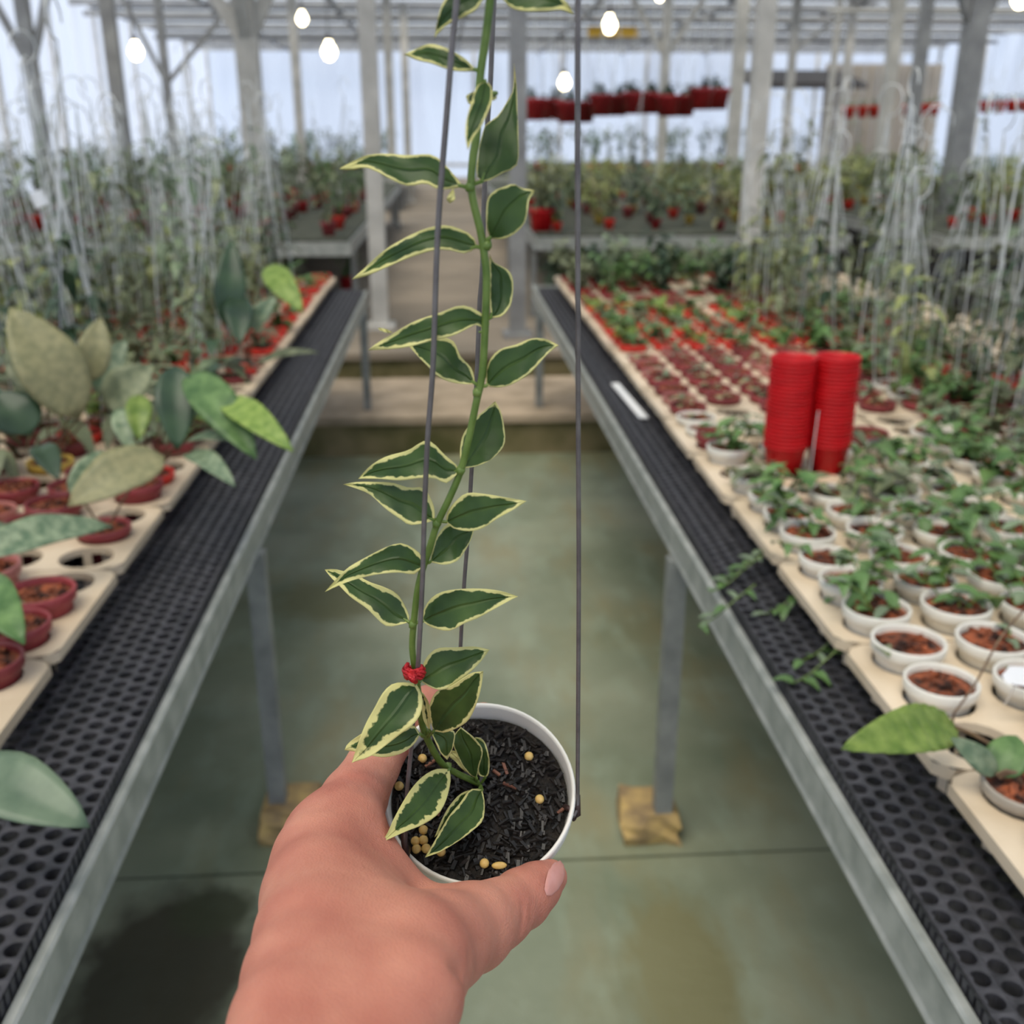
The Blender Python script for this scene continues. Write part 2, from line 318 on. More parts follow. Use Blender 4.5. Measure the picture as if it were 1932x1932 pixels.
roof = empty('ceiling'); tag(roof, 'greenhouse roof of clear sheets striped by grey corrugated panels and beams', 'ceiling', kind='structure')
y = -3.0; k = 0
while y < YB:
    MB().box((XL, y, ZR), (XR, y+0.62, ZR+0.02)).build('clear_sheet', 'sheet_clear', roof)
    mb = MB(); nn = 7
    for j in range(nn):                                      # corrugated opaque sheet
        yy = y+0.62+0.43*j/nn; mb.add([(XL, yy, ZR+0.03), (XR, yy, ZR+0.03), (XR, yy+0.43/nn/2, ZR-0.01), (XL, yy+0.43/nn/2, ZR-0.01), (XR, yy+0.43/nn, ZR+0.03), (XL, yy+0.43/nn, ZR+0.03)], [(0, 1, 2, 3), (3, 2, 4, 5)])
    mb.build('corrugated_sheet', 'roof_grey', roof)
    if k % 2 == 0: MB().box((XL, y+0.6, ZR-0.09), (XR, y+0.66, ZR-0.005)).build('purlin', 'roof_beam', roof)
    y += 1.05; k += 1
for i, yy in enumerate((6.8, 11.5, 16.5, 21.5, 26.5)):      # lattice girders across
    MB().box((XL, yy-0.05, ZR-0.19), (XR, yy+0.05, ZR-0.1)).build('beam', 'roof_beam', roof)
for xx in (-4.2, -1.9, 0.45, 2.8, 5.2, 7.6): MB().box((xx-0.04, 5, ZR-0.1), (xx+0.04, YB, ZR-0.02)).build('beam', 'roof_beam', roof)

# ------------------------------------------------------------------ posts
def post(px_b, py_b, px_t, y, wd, m, label, zb=0.3, braces=(), flange=False, group=None, bz=2.55):
    b = ony(px_b, py_b, y); x = b.x
    e = empty('roof_post', (x, y, zb)); tag(e, label, 'post', group)
    MB().box((-wd/2, -wd/2, 0), (wd/2, wd/2, ZR-0.1-zb)).build('shaft', m, e)
    MB().box((-wd*0.9, -wd*0.9, 0), (wd*0.9, wd*0.9, 0.03)).build('base_plate', m, e)
    if flange: MB().box((-wd*0.8, -wd*0.8, flange-zb-0.06), (wd*0.8, wd*0.8, flange-zb)).build('collar', 'white_post', e)
    for (dx, dy) in braces:
        MB().bar((0, 0, bz-zb), (dx, dy, ZR-0.12-zb), wd*0.55).build('brace', m, e)
    return e
post(716, 560, 690, 6.8, 0.105, 'white_post', 'white square roof post at the corner of the far bench, beside the central path')
post(976, 560, 966, 6.45, 0.10, 'grey_post', 'pale grey post behind the vine leaves, across the path from the corner post')
post(1410, 470, 1440, 6.7, 0.108, 'white_post', 'grey white post with a square collar standing behind the trailing green plants', flange=0.80)
post(487, 340, 482, 9.0, 0.17, 'white_post', 'thick white post with Y braces among the wire hung plants', braces=((-0.9, 0), (0.75, 0), (0, -0.9)), bz=2.15)
post(85, 300, 85, 9.4, 0.10, 'grey_post', 'slim grey post forking into three braces before the milky wall', braces=((-0.7, 0), (0.6, 0)), bz=2.0)
post(240, 320, 228, 10.5, 0.12, 'grey_post', 'dark grey post between the two forked posts', braces=())
post(333, 330, 325, 12.0, 0.08, 'grey_post', 'thin grey post with a slanting white brace', braces=((1.6, 0), (-0.7, 0)), bz=2.0)
post(1245, 330, 1243, 14.0, 0.11, 'white_post', 'white post rising behind the hanging dark red pots', braces=((-0.8, 0), (0.8, 0)), bz=2.4)
post(1382, 290, 1385, 12.5, 0.13, 'white_post', 'white post just beside the grey white collar post')
post(1478, 300, 1482, 17, 0.11, 'white_post', 'white post in the next aisle past the collar post', braces=((1.3, 0),), bz=2.7)
post(1585, 250, 1590, 19, 0.12, 'white_post', 'far white post before the dark canopy')
post(1668, 240, 1672, 11, 0.11, 'white_post', 'white post with one slanting brace before the beige panel', braces=((-0.55, 0),), bz=2.6)
post(1712, 300, 1716, 10, 0.10, 'grey_post', 'plain grey post next to the single braced post')
post(1800, 330, 1815, 8.6, 0.15, 'grey_post', 'thick grey post with a dark side and Y braces by the wire loops', braces=((-0.65, 0), (0.65, 0), (0, 0.8)), bz=2.25)
post(740, 300, 735, 15, 0.11, 'white_post', 'white post behind the corner post in front of the pale back wall')
post(770, 300, 765, 20, 0.13, 'white_post', 'distant white post above the central path')
post(570, 300, 570, 16, 0.12, 'white_post', 'thin white post under the bulb between forked post and corner post')
post(1560, 250, 1560, 14, 0.07, 'white_post', 'slender white post in front of the beige panel')

# far fittings
q0 = ony(1560, 120, 27); q1 = ony(1770, 215, 27)
be = MB()
for i in range(9): be.box((q0.x+(q1.x-q0.x)*i/9, 26.98, 0.3), (q0.x+(q1.x-q0.x)*(i+0.9)/9, 27.05, q0.z))
tag(be.build('panel_screen', 'panel_beige'), 'beige grey ribbed screen standing beyond the far benches', 'screen')
a0 = ony(1400, 160, 26); a1 = ony(1610, 128, 26)
tag(MB().add([(a0.x, 25, a0.z), (a1.x, 25, a0.z), (a1.x, 27, a1.z), (a0.x, 27, a1.z), (a0.x, 25, a0.z-0.12), (a1.x, 25, a0.z-0.12), (a1.x, 27, a1.z-0.12), (a0.x, 27, a1.z-0.12)],
    [(0, 1, 2, 3), (7, 6, 5, 4), (0, 4, 5, 1), (1, 5, 6, 2), (2, 6, 7, 3), (3, 7, 4, 0)]).build('shade_canopy', 'awning_dark'), 'dark sloping shade canopy in front of the pale back wall', 'canopy')
for xx in (a0.x, a1.x): pass
b0 = ony(1110, 50, 21); b1 = ony(1205, 70, 21)
bn = tag(MB().box((b0.x, 21, b1.z), (b1.x, 21.03, b0.z)).build('banner', 'banner_yellow'), 'plain yellow banner strip hanging under the far roof', 'banner')
for xx in (b0.x+.1, b1.x-.1): MB().tube([(xx, 21.015, b0.z-.02), (xx, 21.015, ZR+.01)], .01, 5).build('cord', 'awning_dark', bn)

# bulbs on cords
def bulb(px, py, y, r, m, label, group=None):
    p = ony(px, py, y); e = empty('light_bulb', p); tag(e, label, 'light bulb', group)
    MB().lathe([(0.001, -r*1.15), (r*0.5, -r), (r*0.9, -r*0.4), (r, 0.0), (r*0.85, r*0.55), (r*0.45, r*1.1), (r*0.42, r*1.5)], 14).build('glass', m, e, True)
    MB().lathe([(r*0.45, r*1.45), (r*0.45, r*2.1), (r*0.1, r*2.3)], 10).build('socket', 'awning_dark', e, True)
    MB().tube([(0, 0, r*2.2), (0, 0, ZR-p.z)], 0.006, 5).build('cord', 'awning_dark', e)
    return e
G = 'round warm light bulb hanging on a cord under the roof'
for px, py, y, r in [(570, 36, 13, .075), (621, 98, 12, .095), (256, 98, 10, .075), (1150, 48, 11, .085), (1065, 157, 13, .085), (1925, -2, 10, .09), (1245, -8, 16, .08)]:
    bulb(px, py, y, r*.8, 'bulb_glow', G, 'lit bulbs under the roof')
bulb(1747, 27, 14, .06, 'bulb_dim', 'dim orange glowing bulb beside the single braced post')

# ------------------------------------------------------------------ benches
def mat_panel_mesh(nx, ny, cx, cy, th):
    mb = MB(); k = 16
    for i in range(nx):
        for j in range(ny):
            x = (i+0.5)*cx; y = (j+0.5)*cy + (cy/2 if i % 2 else 0)
            ring = []; inn = []; low = []
            for t in range(k):
                a = 2*PI*t/k; c, s = math.cos(a), math.sin(a); m_ = max(abs(c), abs(s))
                ring.append((x+c/m_*cx/2, y+s/m_*cy/2, 0)); inn.append((x+c*cx*0.41, y+s*cy*0.37, -0.001)); low.append((x+c*cx*0.41, y+s*cy*0.37, -th))
            mb.add(ring+inn+low, [f for t in range(k) for f in ((t, (t+1) % k, k+(t+1) % k, k+t), (k+t, k+(t+1) % k, 2*k+(t+1) % k, 2*k+t))])
    return mb.mesh('mat_panel', 'mat_plastic')
CX, CY = 0.0235, 0.0265
MTOP = 0.018
PANEL = mat_panel_mesh(12, 19, CX, CY, 0.02); PW, PL = 12*CX, 19*CY
EDGE = MB()
for j in range(38): EDGE.box((0, j*PL/38, -0.045), (0.006, j*PL/38+PL/38*0.62, -0.002))
EDGE.box((0, 0, -0.005), (0.004, PL, -0.001)); EDGE = EDGE.mesh('mat_edge', 'mat_plastic')
def bench(name, x0, x1, y0, y1, z, legs, label, sgn, mats=2, zfloor=lambda y: 0.0, rail_h=0.072, matcol=True):
    e = empty(name, ((x0+x1)/2, (y0+y1)/2, 0)); tag(e, label, 'bench')
    inv = Vector((-(x0+x1)/2, -(y0+y1)/2, 0))
    def part(mb, nm, m, sm=False):
        o = mb.build(nm, m, e, sm); o.location = inv; return o
    xi = x0 if sgn > 0 else x1                    # aisle side
    for xe, s in ((x0, 1), (x1, -1)):             # long rails: C profile with rolled lips
        prof = [(0, -rail_h), (0.022*s, -rail_h), (0.022*s, -rail_h+0.004), (0.004*s, -rail_h+0.004), (0.004*s, -0.006), (0.009*s, -0.006), (0.009*s, 0), (0, 0), (-0.003*s, -0.004), (0, -0.012), (0, -rail_h+0.014), (-0.003*s, -rail_h+0.007)]
        k = len(prof); vs = [(xe+a, yy, z+b) for yy in (y0, y1) for a, b in prof]
        mb = MB().add(vs, [(i, (i+1) % k, k+(i+1) % k, k+i) for i in range(k)] + [tuple(range(k)), tuple(range(2*k-1, k-1, -1))]); part(mb, 'rail', 'galvanised')
    for yy in (y0, y1-0.02): part(MB().box((x0+0.004, yy, z-rail_h), (x1-0.004, yy+0.02, z-0.004)), 'end_rail', 'galvanised')
    yy = y0+0.5
    while yy < y1-0.2: part(MB().box((x0+0.005, yy, z-0.055), (x1-0.005, yy+0.03, z-0.03)), 'crossbar', 'galvanised'); yy += 0.75
    for ly in legs:
        zf = zfloor(ly)
        for lx in (x0+0.006, x1-0.006):
            part(MB().box((lx-0.019, ly-0.019, zf), (lx+0.019, ly+0.019, z-rail_h+0.004)), 'leg', 'leg_metal')
    n = int((y1-y0)/PL)+1
    for c in range(mats):                         # perforated black mats, a row of panels along the aisle
        for i in range(n):
            if y0+0.01+(i+1)*PL > y1+0.1: break
            xx = xi+sgn*(0.011+c*PW)
            o = link('mat_panel', PANEL, e, (xx+inv.x if sgn > 0 else xx-PW+inv.x, y0+0.01+i*PL+inv.y, z+MTOP))
            if c == 0: link('mat_edge', EDGE, e, ((xx if sgn > 0 else xx-0.006)+inv.x, y0+0.01+i*PL+inv.y, z+MTOP))
    xa, xb = (xi+sgn*(0.011+mats*PW), x1-0.02 if sgn > 0 else x0+0.02)
    part(MB().box((min(xa, xb), y0+0.01, z-0.03), (max(xa, xb), y1-0.01, z+MTOP-.002)), 'mat_sheet', 'deck_dark')
    return e
ZB = 0.757
zf = lambda y: 0.2 if y > 4.9 else (0.08 if 1.5 < y < 2.5 else 0.0)
bench('plant_bench', -1.95, -0.400, 0.15, 5.3, ZB, (0.4, 1.99, 5.05), 'galvanised bench with black perforated mats, carrying the large-leaved plants', -1, zfloor=zf)
bench('plant_bench', 0.452, 2.05, 0.15, 5.45, ZB, (0.4, 1.90, 5.05), 'galvanised bench with black perforated mats, carrying the two red pot stacks', 1, zfloor=zf)
# stone footings
def stone(px, py, sx, sy, h, label, seed):
    p = onz(px, py, h); rnd = random.Random(seed); bm = bmesh.new()
    bmesh.ops.create_cube(bm, size=1); bmesh.ops.subdivide_edges(bm, edges=bm.edges[:], cuts=2, use_grid_fill=True)
    for v in bm.verts:
        v.co *= 1-0.12*(v.co.length-0.5); v.co += Vector((rnd.uniform(-.07, .07), rnd.uniform(-.07, .07), rnd.uniform(-.03, .03) if v.co.z > 0 else 0))
        if v.co.z > 0.4: v.co.z = 0.5; v.co.x *= .9; v.co.y *= .9
        elif v.co.z < -0.4: v.co.z = -0.5
        v.co.x *= sx; v.co.y *= sy; v.co.z = (v.co.z+0.5)*h
    me = bpy.data.meshes.new('stone_footing'); bm.to_mesh(me); bm.free(); me.materials.append(M['stone'])
    return tag(link('stone_footing', me, None, (p.x, p.y, 0)), label, 'stone block')
stone(548, 1505, 0.13, 0.13, 0.08, 'rough tan stone block under the leg of the bench with large-leaved plants', 3)
stone(1222, 1508, 0.13, 0.13, 0.08, 'rough yellowish stone block under the leg of the bench with red pot stacks', 5)

# far benches on the platform
zp = lambda y: 0.3
bench('display_bench', -4.6, -0.60, 6.75, 15, 0.86, (7, 10, 14), 'far white railed bench starting at the corner post', -1, mats=0, zfloor=zp, rail_h=0.09)
bench('display_bench', 0.60, 2.75, 7.0, 15, 0.86, (7.2, 10, 14), 'far bench under the hanging dark red pots', 1, mats=0, zfloor=zp, rail_h=0.09)
bench('display_bench', 3.35, 6.6, 6.9, 16, 0.86, (7.2, 10, 14), 'far bench past the second aisle, behind the wire loops', 1, mats=0, zfloor=zp, rail_h=0.09)
bench('display_bench', 2.75, 5.2, 1.5, 5.4, 0.80, (1.8, 3.4, 5.2), 'side bench beyond the red pot stacks, crowded with foliage', 1, mats=0, zfloor=lambda y: 0.2 if y > 4.9 else 0.0)
bench('display_bench', -5.6, -2.6, 1.8, 5.4, 0.80, (2.2, 3.6, 5.2), 'side bench behind the large-leaved plants, crowded with wire hung vines', -1, mats=0, zfloor=lambda y: 0.2 if y > 4.9 else 0.0)
bench('display_bench', -5.0, -0.7, 17.5, 26, 0.86, (18, 22, 25), 'distant bench in front of the pale back wall beyond the corner post', -1, mats=0, zfloor=zp, rail_h=0.09)
bench('display_bench', 0.7, 6.5, 17.5, 26, 0.86, (18, 22, 25), 'distant bench in front of the pale back wall beyond the hanging red pots', 1, mats=0, zfloor=zp, rail_h=0.09)

# ------------------------------------------------------------------ trays, pots and plants
TCX, TCY, TH = 0.118, 0.0985, 0.055
TLX, TLY = 4*TCX+0.02, 3*TCY+0.006
def tray_mesh(nx, ny):
    mb = MB(); k = 20; r = 0.0445; bx, by = 0.01, 0.003
    for i in range(nx):
        for j in range(ny):
            x = bx+(i+0.5)*TCX; y = by+(j+0.5)*TCY; x0, x1 = x-TCX/2-(bx if i == 0 else 0), x+TCX/2+(bx if i == nx-1 else 0)
            y0, y1 = y-TCY/2-(by if j == 0 else 0), y+TCY/2+(by if j == ny-1 else 0); ring = []; a_ = []; b_ = []; c_ = []
            for t in range(k):
                a = 2*PI*(t+0.5)/k; c, s = math.cos(a), math.sin(a); m_ = max(abs(c), abs(s))**1.0
                rx = x+c/m_*(x1-x0)/2 + (x0+x1)/2-x; ry = y+s/m_*(y1-y0)/2 + (y0+y1)/2-y
                ring.append((rx, ry, TH)); a_.append((x+c*r, y+s*r, TH)); b_.append((x+c*r, y+s*r, TH-0.012)); c_.append((x+c*(r-0.0005), y+s*(r-0.0005), 0.0))
            mb.add(ring+a_+b_+c_, [f for t in range(k) for f in ((t, (t+1) % k, k+(t+1) % k, k+t), (k+t, k+(t+1) % k, 2*k+(t+1) % k, 2*k+t), (2*k+t, 2*k+(t+1) % k, 3*k+(t+1) % k, 3*k+t)) if not (f[0] >= 2*k and t % 5 != 0)])
    lx, ly = nx*TCX+2*bx, ny*TCY+2*by; c = 0.018
    o = [(c, 0), (lx-c, 0), (lx, c), (lx, ly-c), (lx-c, ly), (c, ly), (0, ly-c), (0, c)]
    mb.add([(x, y, z) for z in (TH, TH-0.016) for x, y in o], [(i, 8+i, 8+(i+1) % 8, (i+1) % 8) for i in range(8)])
    # clip the outer corners to the chamfer
    vs = []
    for (x, y, z) in mb.v:
        for (cx_, cy_, sx, sy) in ((0, 0, 1, 1), (lx, 0, -1, 1), (0, ly, 1, -1), (lx, ly, -1, -1)):
            dx, dy = (x-cx_)*sx, (y-cy_)*sy
            if dx+dy < c and z == TH: x += sx*(c-dx-dy)/2; y += sy*(c-dx-dy)/2
        vs.append((x, y, z))
    mb.v = vs
    return mb.mesh('carry_tray', 'tray')
TRAY = tray_mesh(4, 3)
ZT = ZB+MTOP                                  # mat top
def pot_prof(r, h, soil=0.8):
    return [(0.001, 0), (r*0.70, 0), (r*0.88, h*0.80), (r*0.90, h*0.82), (r*0.985, h*0.82), (r, h*0.84), (r*1.02, h*0.985), (r*1.0, h), (r*0.94, h), (r*0.915, h*0.97), (r*0.90, h*0.80), (r*0.86, h*0.72), (r*0.6, h*0.68)]
def pot_mesh(m, r=0.047, h=0.074, n=22): return MB().lathe(pot_prof(r, h), n).mesh('pot', m, True)
POTS = {k: pot_mesh('pot_'+k) for k in ('white', 'maroon', 'pink', 'red', 'darkred', 'yellow', 'clear', 'scarlet')}
def soil_mesh(m, r, z, seed):
    rnd = random.Random(seed); mb = MB(); vs = [(0, 0, z+0.003)]; n = 14
    for q in (0.35, 0.7, 1.0): vs += [(r*q*math.cos(2*PI*j/n), r*q*math.sin(2*PI*j/n), z+rnd.uniform(-.003, .005)*(q < 1)) for j in range(n)]
    fs = [(0, 1+j, 1+(j+1) % n) for j in range(n)]
    for b in (1, 1+n): fs += [(b+j, b+n+j, b+n+(j+1) % n, b+(j+1) % n) for j in range(n)]
    mb.add(vs, fs)
    for i in range(16):                          # bark chips
        a = rnd.uniform(0, 2*PI); d = r*0.85*math.sqrt(rnd.random()); p = Vector((d*math.cos(a), d*math.sin(a), z+0.004)); v = Vector((rnd.uniform(-1, 1), rnd.uniform(-1, 1), rnd.uniform(-.4, .6)))*0.009
        mb.bar(p-v, p+v, rnd.uniform(.004, .009), rnd.uniform(.003, .006))
    return mb.mesh('soil', m)
SOIL = [soil_mesh('soil_bark', 0.0432, 0.0655, i) for i in range(4)]
def leaf_mesh(wd, droop, fold, m, n=6, tipp=1.0, name='leaf', basep=0.75):
    mb = MB(); vs = []; fs = []
    for i in range(n+1):
        t = i/n; ww = wd*0.5*(math.sin(PI*min(1, t**basep))**0.8)*(1-0.25*t*tipp) + 0.004
        z = -droop*t*t + 0.12*droop*t
        for u in (-1, -0.5, 0, 0.5, 1): vs.append((u*ww, t*(1-0.15*droop*t), z + fold*abs(u)*ww + 0.05*wd*math.sin(t*9+u*2)*abs(u)))
    for i in range(n): fs += [(i*5+j, i*5+j+1, i*5+6+j, i*5+5+j) for j in range(4)]
    return mb.add(vs, fs).mesh(name, m, True)
LEAFS = {'mid': [leaf_mesh(.58, .35, .35, 'leaf_mid'), leaf_mesh(.66, .6, .25, 'leaf_mid'), leaf_mesh(.5, .2, .4, 'leaf_grey')],
         'grey': [leaf_mesh(.55, .4, .3, 'leaf_grey'), leaf_mesh(.7, .5, .3, 'leaf_olive')],
         'lime': [leaf_mesh(.5, .4, .3, 'leaf_lime')], 'dark': [leaf_mesh(.45, .5, .3, 'leaf_dark')],
         'olive': [leaf_mesh(.45, .5, .3, 'leaf_olive'), leaf_mesh(.5, .8, .3, 'leaf_olive')]}
def rot_to(yaw, pitch, roll=0): return (Matrix.Rotation(yaw, 4, 'Z') @ Matrix.Rotation(pitch, 4, 'X') @ Matrix.Rotation(roll, 4, 'Y'))
def add_leaf(mb, p, yaw, pitch, L, wd, droop=0.4, n=3):
    R = rot_to(yaw, pitch); vs = []; fs = []
    for i in range(n+1):
        t = i/n; ww = wd*L*0.5*math.sin(PI*min(1, t**0.75))**0.8 + 0.001
        for u in (-1, 0, 1): vs.append(R @ Vector((u*ww, t*L, -droop*t*t*L + 0.25*abs(u)*ww)) + Vector(p))
    for i in range(n): fs += [(i*3+j, i*3+j+1, i*3+4+j, i*3+3+j) for j in range(2)]
    mb.add(vs, fs)
def foliage_mesh(name, m, seed, nst, nl, H, spread, L, wd, droop=0.5, z0=0.055):
    rnd = random.Random(seed); mb = MB()
    for s in range(nst):
        a = rnd.uniform(0, 2*PI); tip = Vector((math.cos(a)*spread*rnd.uniform(.2, 1), math.sin(a)*spread*rnd.uniform(.2, 1), H*rnd.uniform(.5, 1)))
        b = Vector((rnd.uniform(-.015, .015), rnd.uniform(-.015, .015), z0)); mid = b.lerp(b+tip, 0.55)+Vector((0, 0, abs(H)*0.15))
        mb.tube([b, mid, b+tip], [0.0018, 0.0014, 0.001], 4, False)
        for i in range(nl):
            t = (i+1)/nl; p = (b.lerp(mid, t*2) if t < .5 else mid.lerp(b+tip, t*2-1))
            add_leaf(mb, p, rnd.uniform(0, 2*PI), rnd.uniform(-.5, .7), L*rnd.uniform(.6, 1.2), wd*rnd.uniform(.8, 1.2), droop*rnd.uniform(.3, 1.6))
    return mb.mesh(name, m, True)
FOL = {'seed': [foliage_mesh('foliage', ('leaf_mid', 'leaf_lime', 'leaf_mid', 'leaf_olive')[i], 20+i, 4, 5, 0.06, 0.055, 0.038, 0.62) for i in range(4)],
       'pale': [foliage_mesh('foliage', ('leaf_grey', 'leaf_olive', 'leaf_tan')[i], 30+i, 2, 3, 0.035, 0.04, 0.03, 0.55) for i in range(3)],
       'lush': [foliage_mesh('foliage', ('leaf_mid', 'leaf_olive', 'leaf_mid', 'leaf_grey', 'leaf_mid')[i], 60+i, 5, 5, 0.085, 0.075, 0.042, 0.62) for i in range(5)],
       'bush': [foliage_mesh('foliage', ('leaf_olive', 'leaf_grey', 'leaf_dark', 'leaf_mid', 'leaf_olive')[i], 40+i, 9, 8, 0.20, 0.12, 0.045, 0.55) for i in range(5)],
       'mid': [foliage_mesh('foliage', ('leaf_olive', 'leaf_grey', 'leaf_olive')[i], 85+i, 5, 6, 0.22, 0.10, 0.065, 0.45) for i in range(3)],
       'far': [foliage_mesh('foliage', ('leaf_haze_tint', 'leaf_grey', 'leaf_haze_tint', 'leaf_tan')[i], 80+i, 10, 9, 0.40, 0.22, 0.075, 0.5) for i in range(4)],
       'tall': [foliage_mesh('foliage', ('leaf_olive', 'leaf_grey', 'leaf_olive', 'leaf_mid')[i], 50+i, 7, 9, 0.42, 0.2, 0.07, 0.45) for i in range(4)]}

def put_pot(x, y, z, kind, fol, label, group, rnd, leaves=None, nm='potted_plant', cat='potted plant', s=1.0, tilt=True):
    e = empty(nm, (x, y, z), rnd.uniform(0, 6.28), s*rnd.uniform(.96, 1.04)); tag(e, label, cat, group)
    up_ = y < 2.3; link('pot', POTS[kind], e, None, None, (1, 1, 1.16 if up_ else 1.0)); link('soil', SOIL[rnd.randrange(4)], e, (0, 0, .0105 if up_ else 0))
    if fol: link('foliage', rnd.choice(FOL[fol]), e, None, (0, 0, rnd.uniform(0, 6.28)), rnd.uniform(.8, 1.15))
    if leaves:
        nst, nl, H, sp, L, key = leaves
        st = MB(); lf = []
        for k in range(nst):
            a = rnd.uniform(0, 6.28); tip = Vector((math.cos(a)*sp*rnd.uniform(.3, 1), math.sin(a)*sp*rnd.uniform(.3, 1), H*rnd.uniform(.4, 1)))
            b = Vector((rnd.uniform(-.02, .02), rnd.uniform(-.02, .02), 0.055)); mid = b.lerp(b+tip, .5)+Vector((0, 0, abs(H)*.25)); st.tube([b, mid, b+tip], .0014, 5, False)
            for i in range(nl):
                t = (i+1)/nl; lf.append((b.lerp(mid, t*2) if t < .5 else mid.lerp(b+tip, t*2-1), rnd.uniform(0, 6.28), rnd.uniform(-.4, .8)))
        st.build('stem', 'stem', e)
        for p, ya, pi_ in lf: link('leaf', rnd.choice(LEAFS[key]), e, p, (pi_, 0, ya), L*rnd.uniform(.65, 1.2))
    return e
rnd = random.Random(11)
ORD = ('first', 'second', 'third', 'fourth', 'fifth', 'sixth', 'seventh', 'eighth', 'ninth', 'tenth', 'eleventh', 'twelfth')
NUM = ('', 'one tray', 'two trays', 'three trays', 'four trays', 'five trays', 'six trays', 'seven trays', 'eight trays', 'nine trays', 'ten trays')
def zone_label(side, y, c):
    where = ('aisle-side', 'second-row', 'third-row')[c]; r = round((y-.15-.03)/.305); d = r-6
    if side == 'A': z = 'reddish pots and empty holes' if y < 2.15 else ('wide leaves' if y < 2.95 else 'red pots and wires')
    else: z = 'sparse white pots' if y < 1.2 else 'white seedling pots' if y < 2.15 else 'half empty rows' if y < 2.5 else 'brownish maroon pots' if y < 3.25 else 'orange red pots' if y < 4.2 else 'dark maroon pots' if y < 4.5 else 'thicket plants'
    ref = 'the stone-footed leg' if side == 'A' else 'the scarlet stacks'; n_ = NUM[min(10, abs(d))].split()[0] if d else ''
    return where + ' cream tray of ' + z + ', ' + ('level with ' + ref if d == 0 else n_ + (' short of ' if d < 0 else ' beyond ') + ref)
def place_label(what, rk):
    k, r = rk; d = r-6
    return what + ', ' + ORD[k] + ' from the aisle, ' + ('level with the scarlet stacks' if d == 0 else (NUM[min(10, abs(d))] + (' short of' if d < 0 else ' beyond') + ' the scarlet stacks'))
cells = {'A': [], 'B': []}
TRAYS = []
GA, GB = 'cream trays on the bench with large-leaved plants', 'cream trays on the bench with red pot stacks'
for side, x0, sg, lab, grp in (('A', -0.545, -1, 'cream plastic carry tray of round holes on the bench with large-leaved plants', GA), ('B', 0.541, 1, 'cream plastic carry tray of round holes on the bench with red pot stacks', GB)):
    for r in range(17):
        y0 = 0.03 + (0.0 if side == 'B' else 0.03) + 0.305*r
        if y0 < 0.6 or y0+TLY > 5.35: continue
        for c in range(3 if side == 'B' else 2):
            if c == 2 and y0 < 1.2: continue
            xx = x0 + sg*c*(TLX+0.008); xl = xx if sg > 0 else xx-TLX
            jit = rnd.uniform(-.003, .003)
            t = tag(link('carry_tray', TRAY, None, (xl+jit, y0, ZT)), zone_label(side, y0+.15, c), 'tray', grp)
            for i in range(4):
                for j in range(3):
                    cells[side].append((xl+jit+0.01+(i+.5)*TCX, y0+0.003+(j+.5)*TCY, (c*4+(i if sg > 0 else 3-i), r)))
ZP = ZT+0.0005
# holes kept free for the large-leaved plants further down
BIGCELL = {}
for q_ in ((60, 900), (300, 905), (235, 1010), (-30, 990), (-40, 1190), (-110, 1480), (430, 700), (160, 760), (1860, 1480)):
    g = onz(q_[0], q_[1], ZT+.05); ls = cells['A' if q_[0] < 900 else 'B']; j = min(range(len(ls)), key=lambda k: (ls[k][0]-g.x)**2+(ls[k][1]-g.y)**2); BIGCELL[q_] = ls.pop(j)
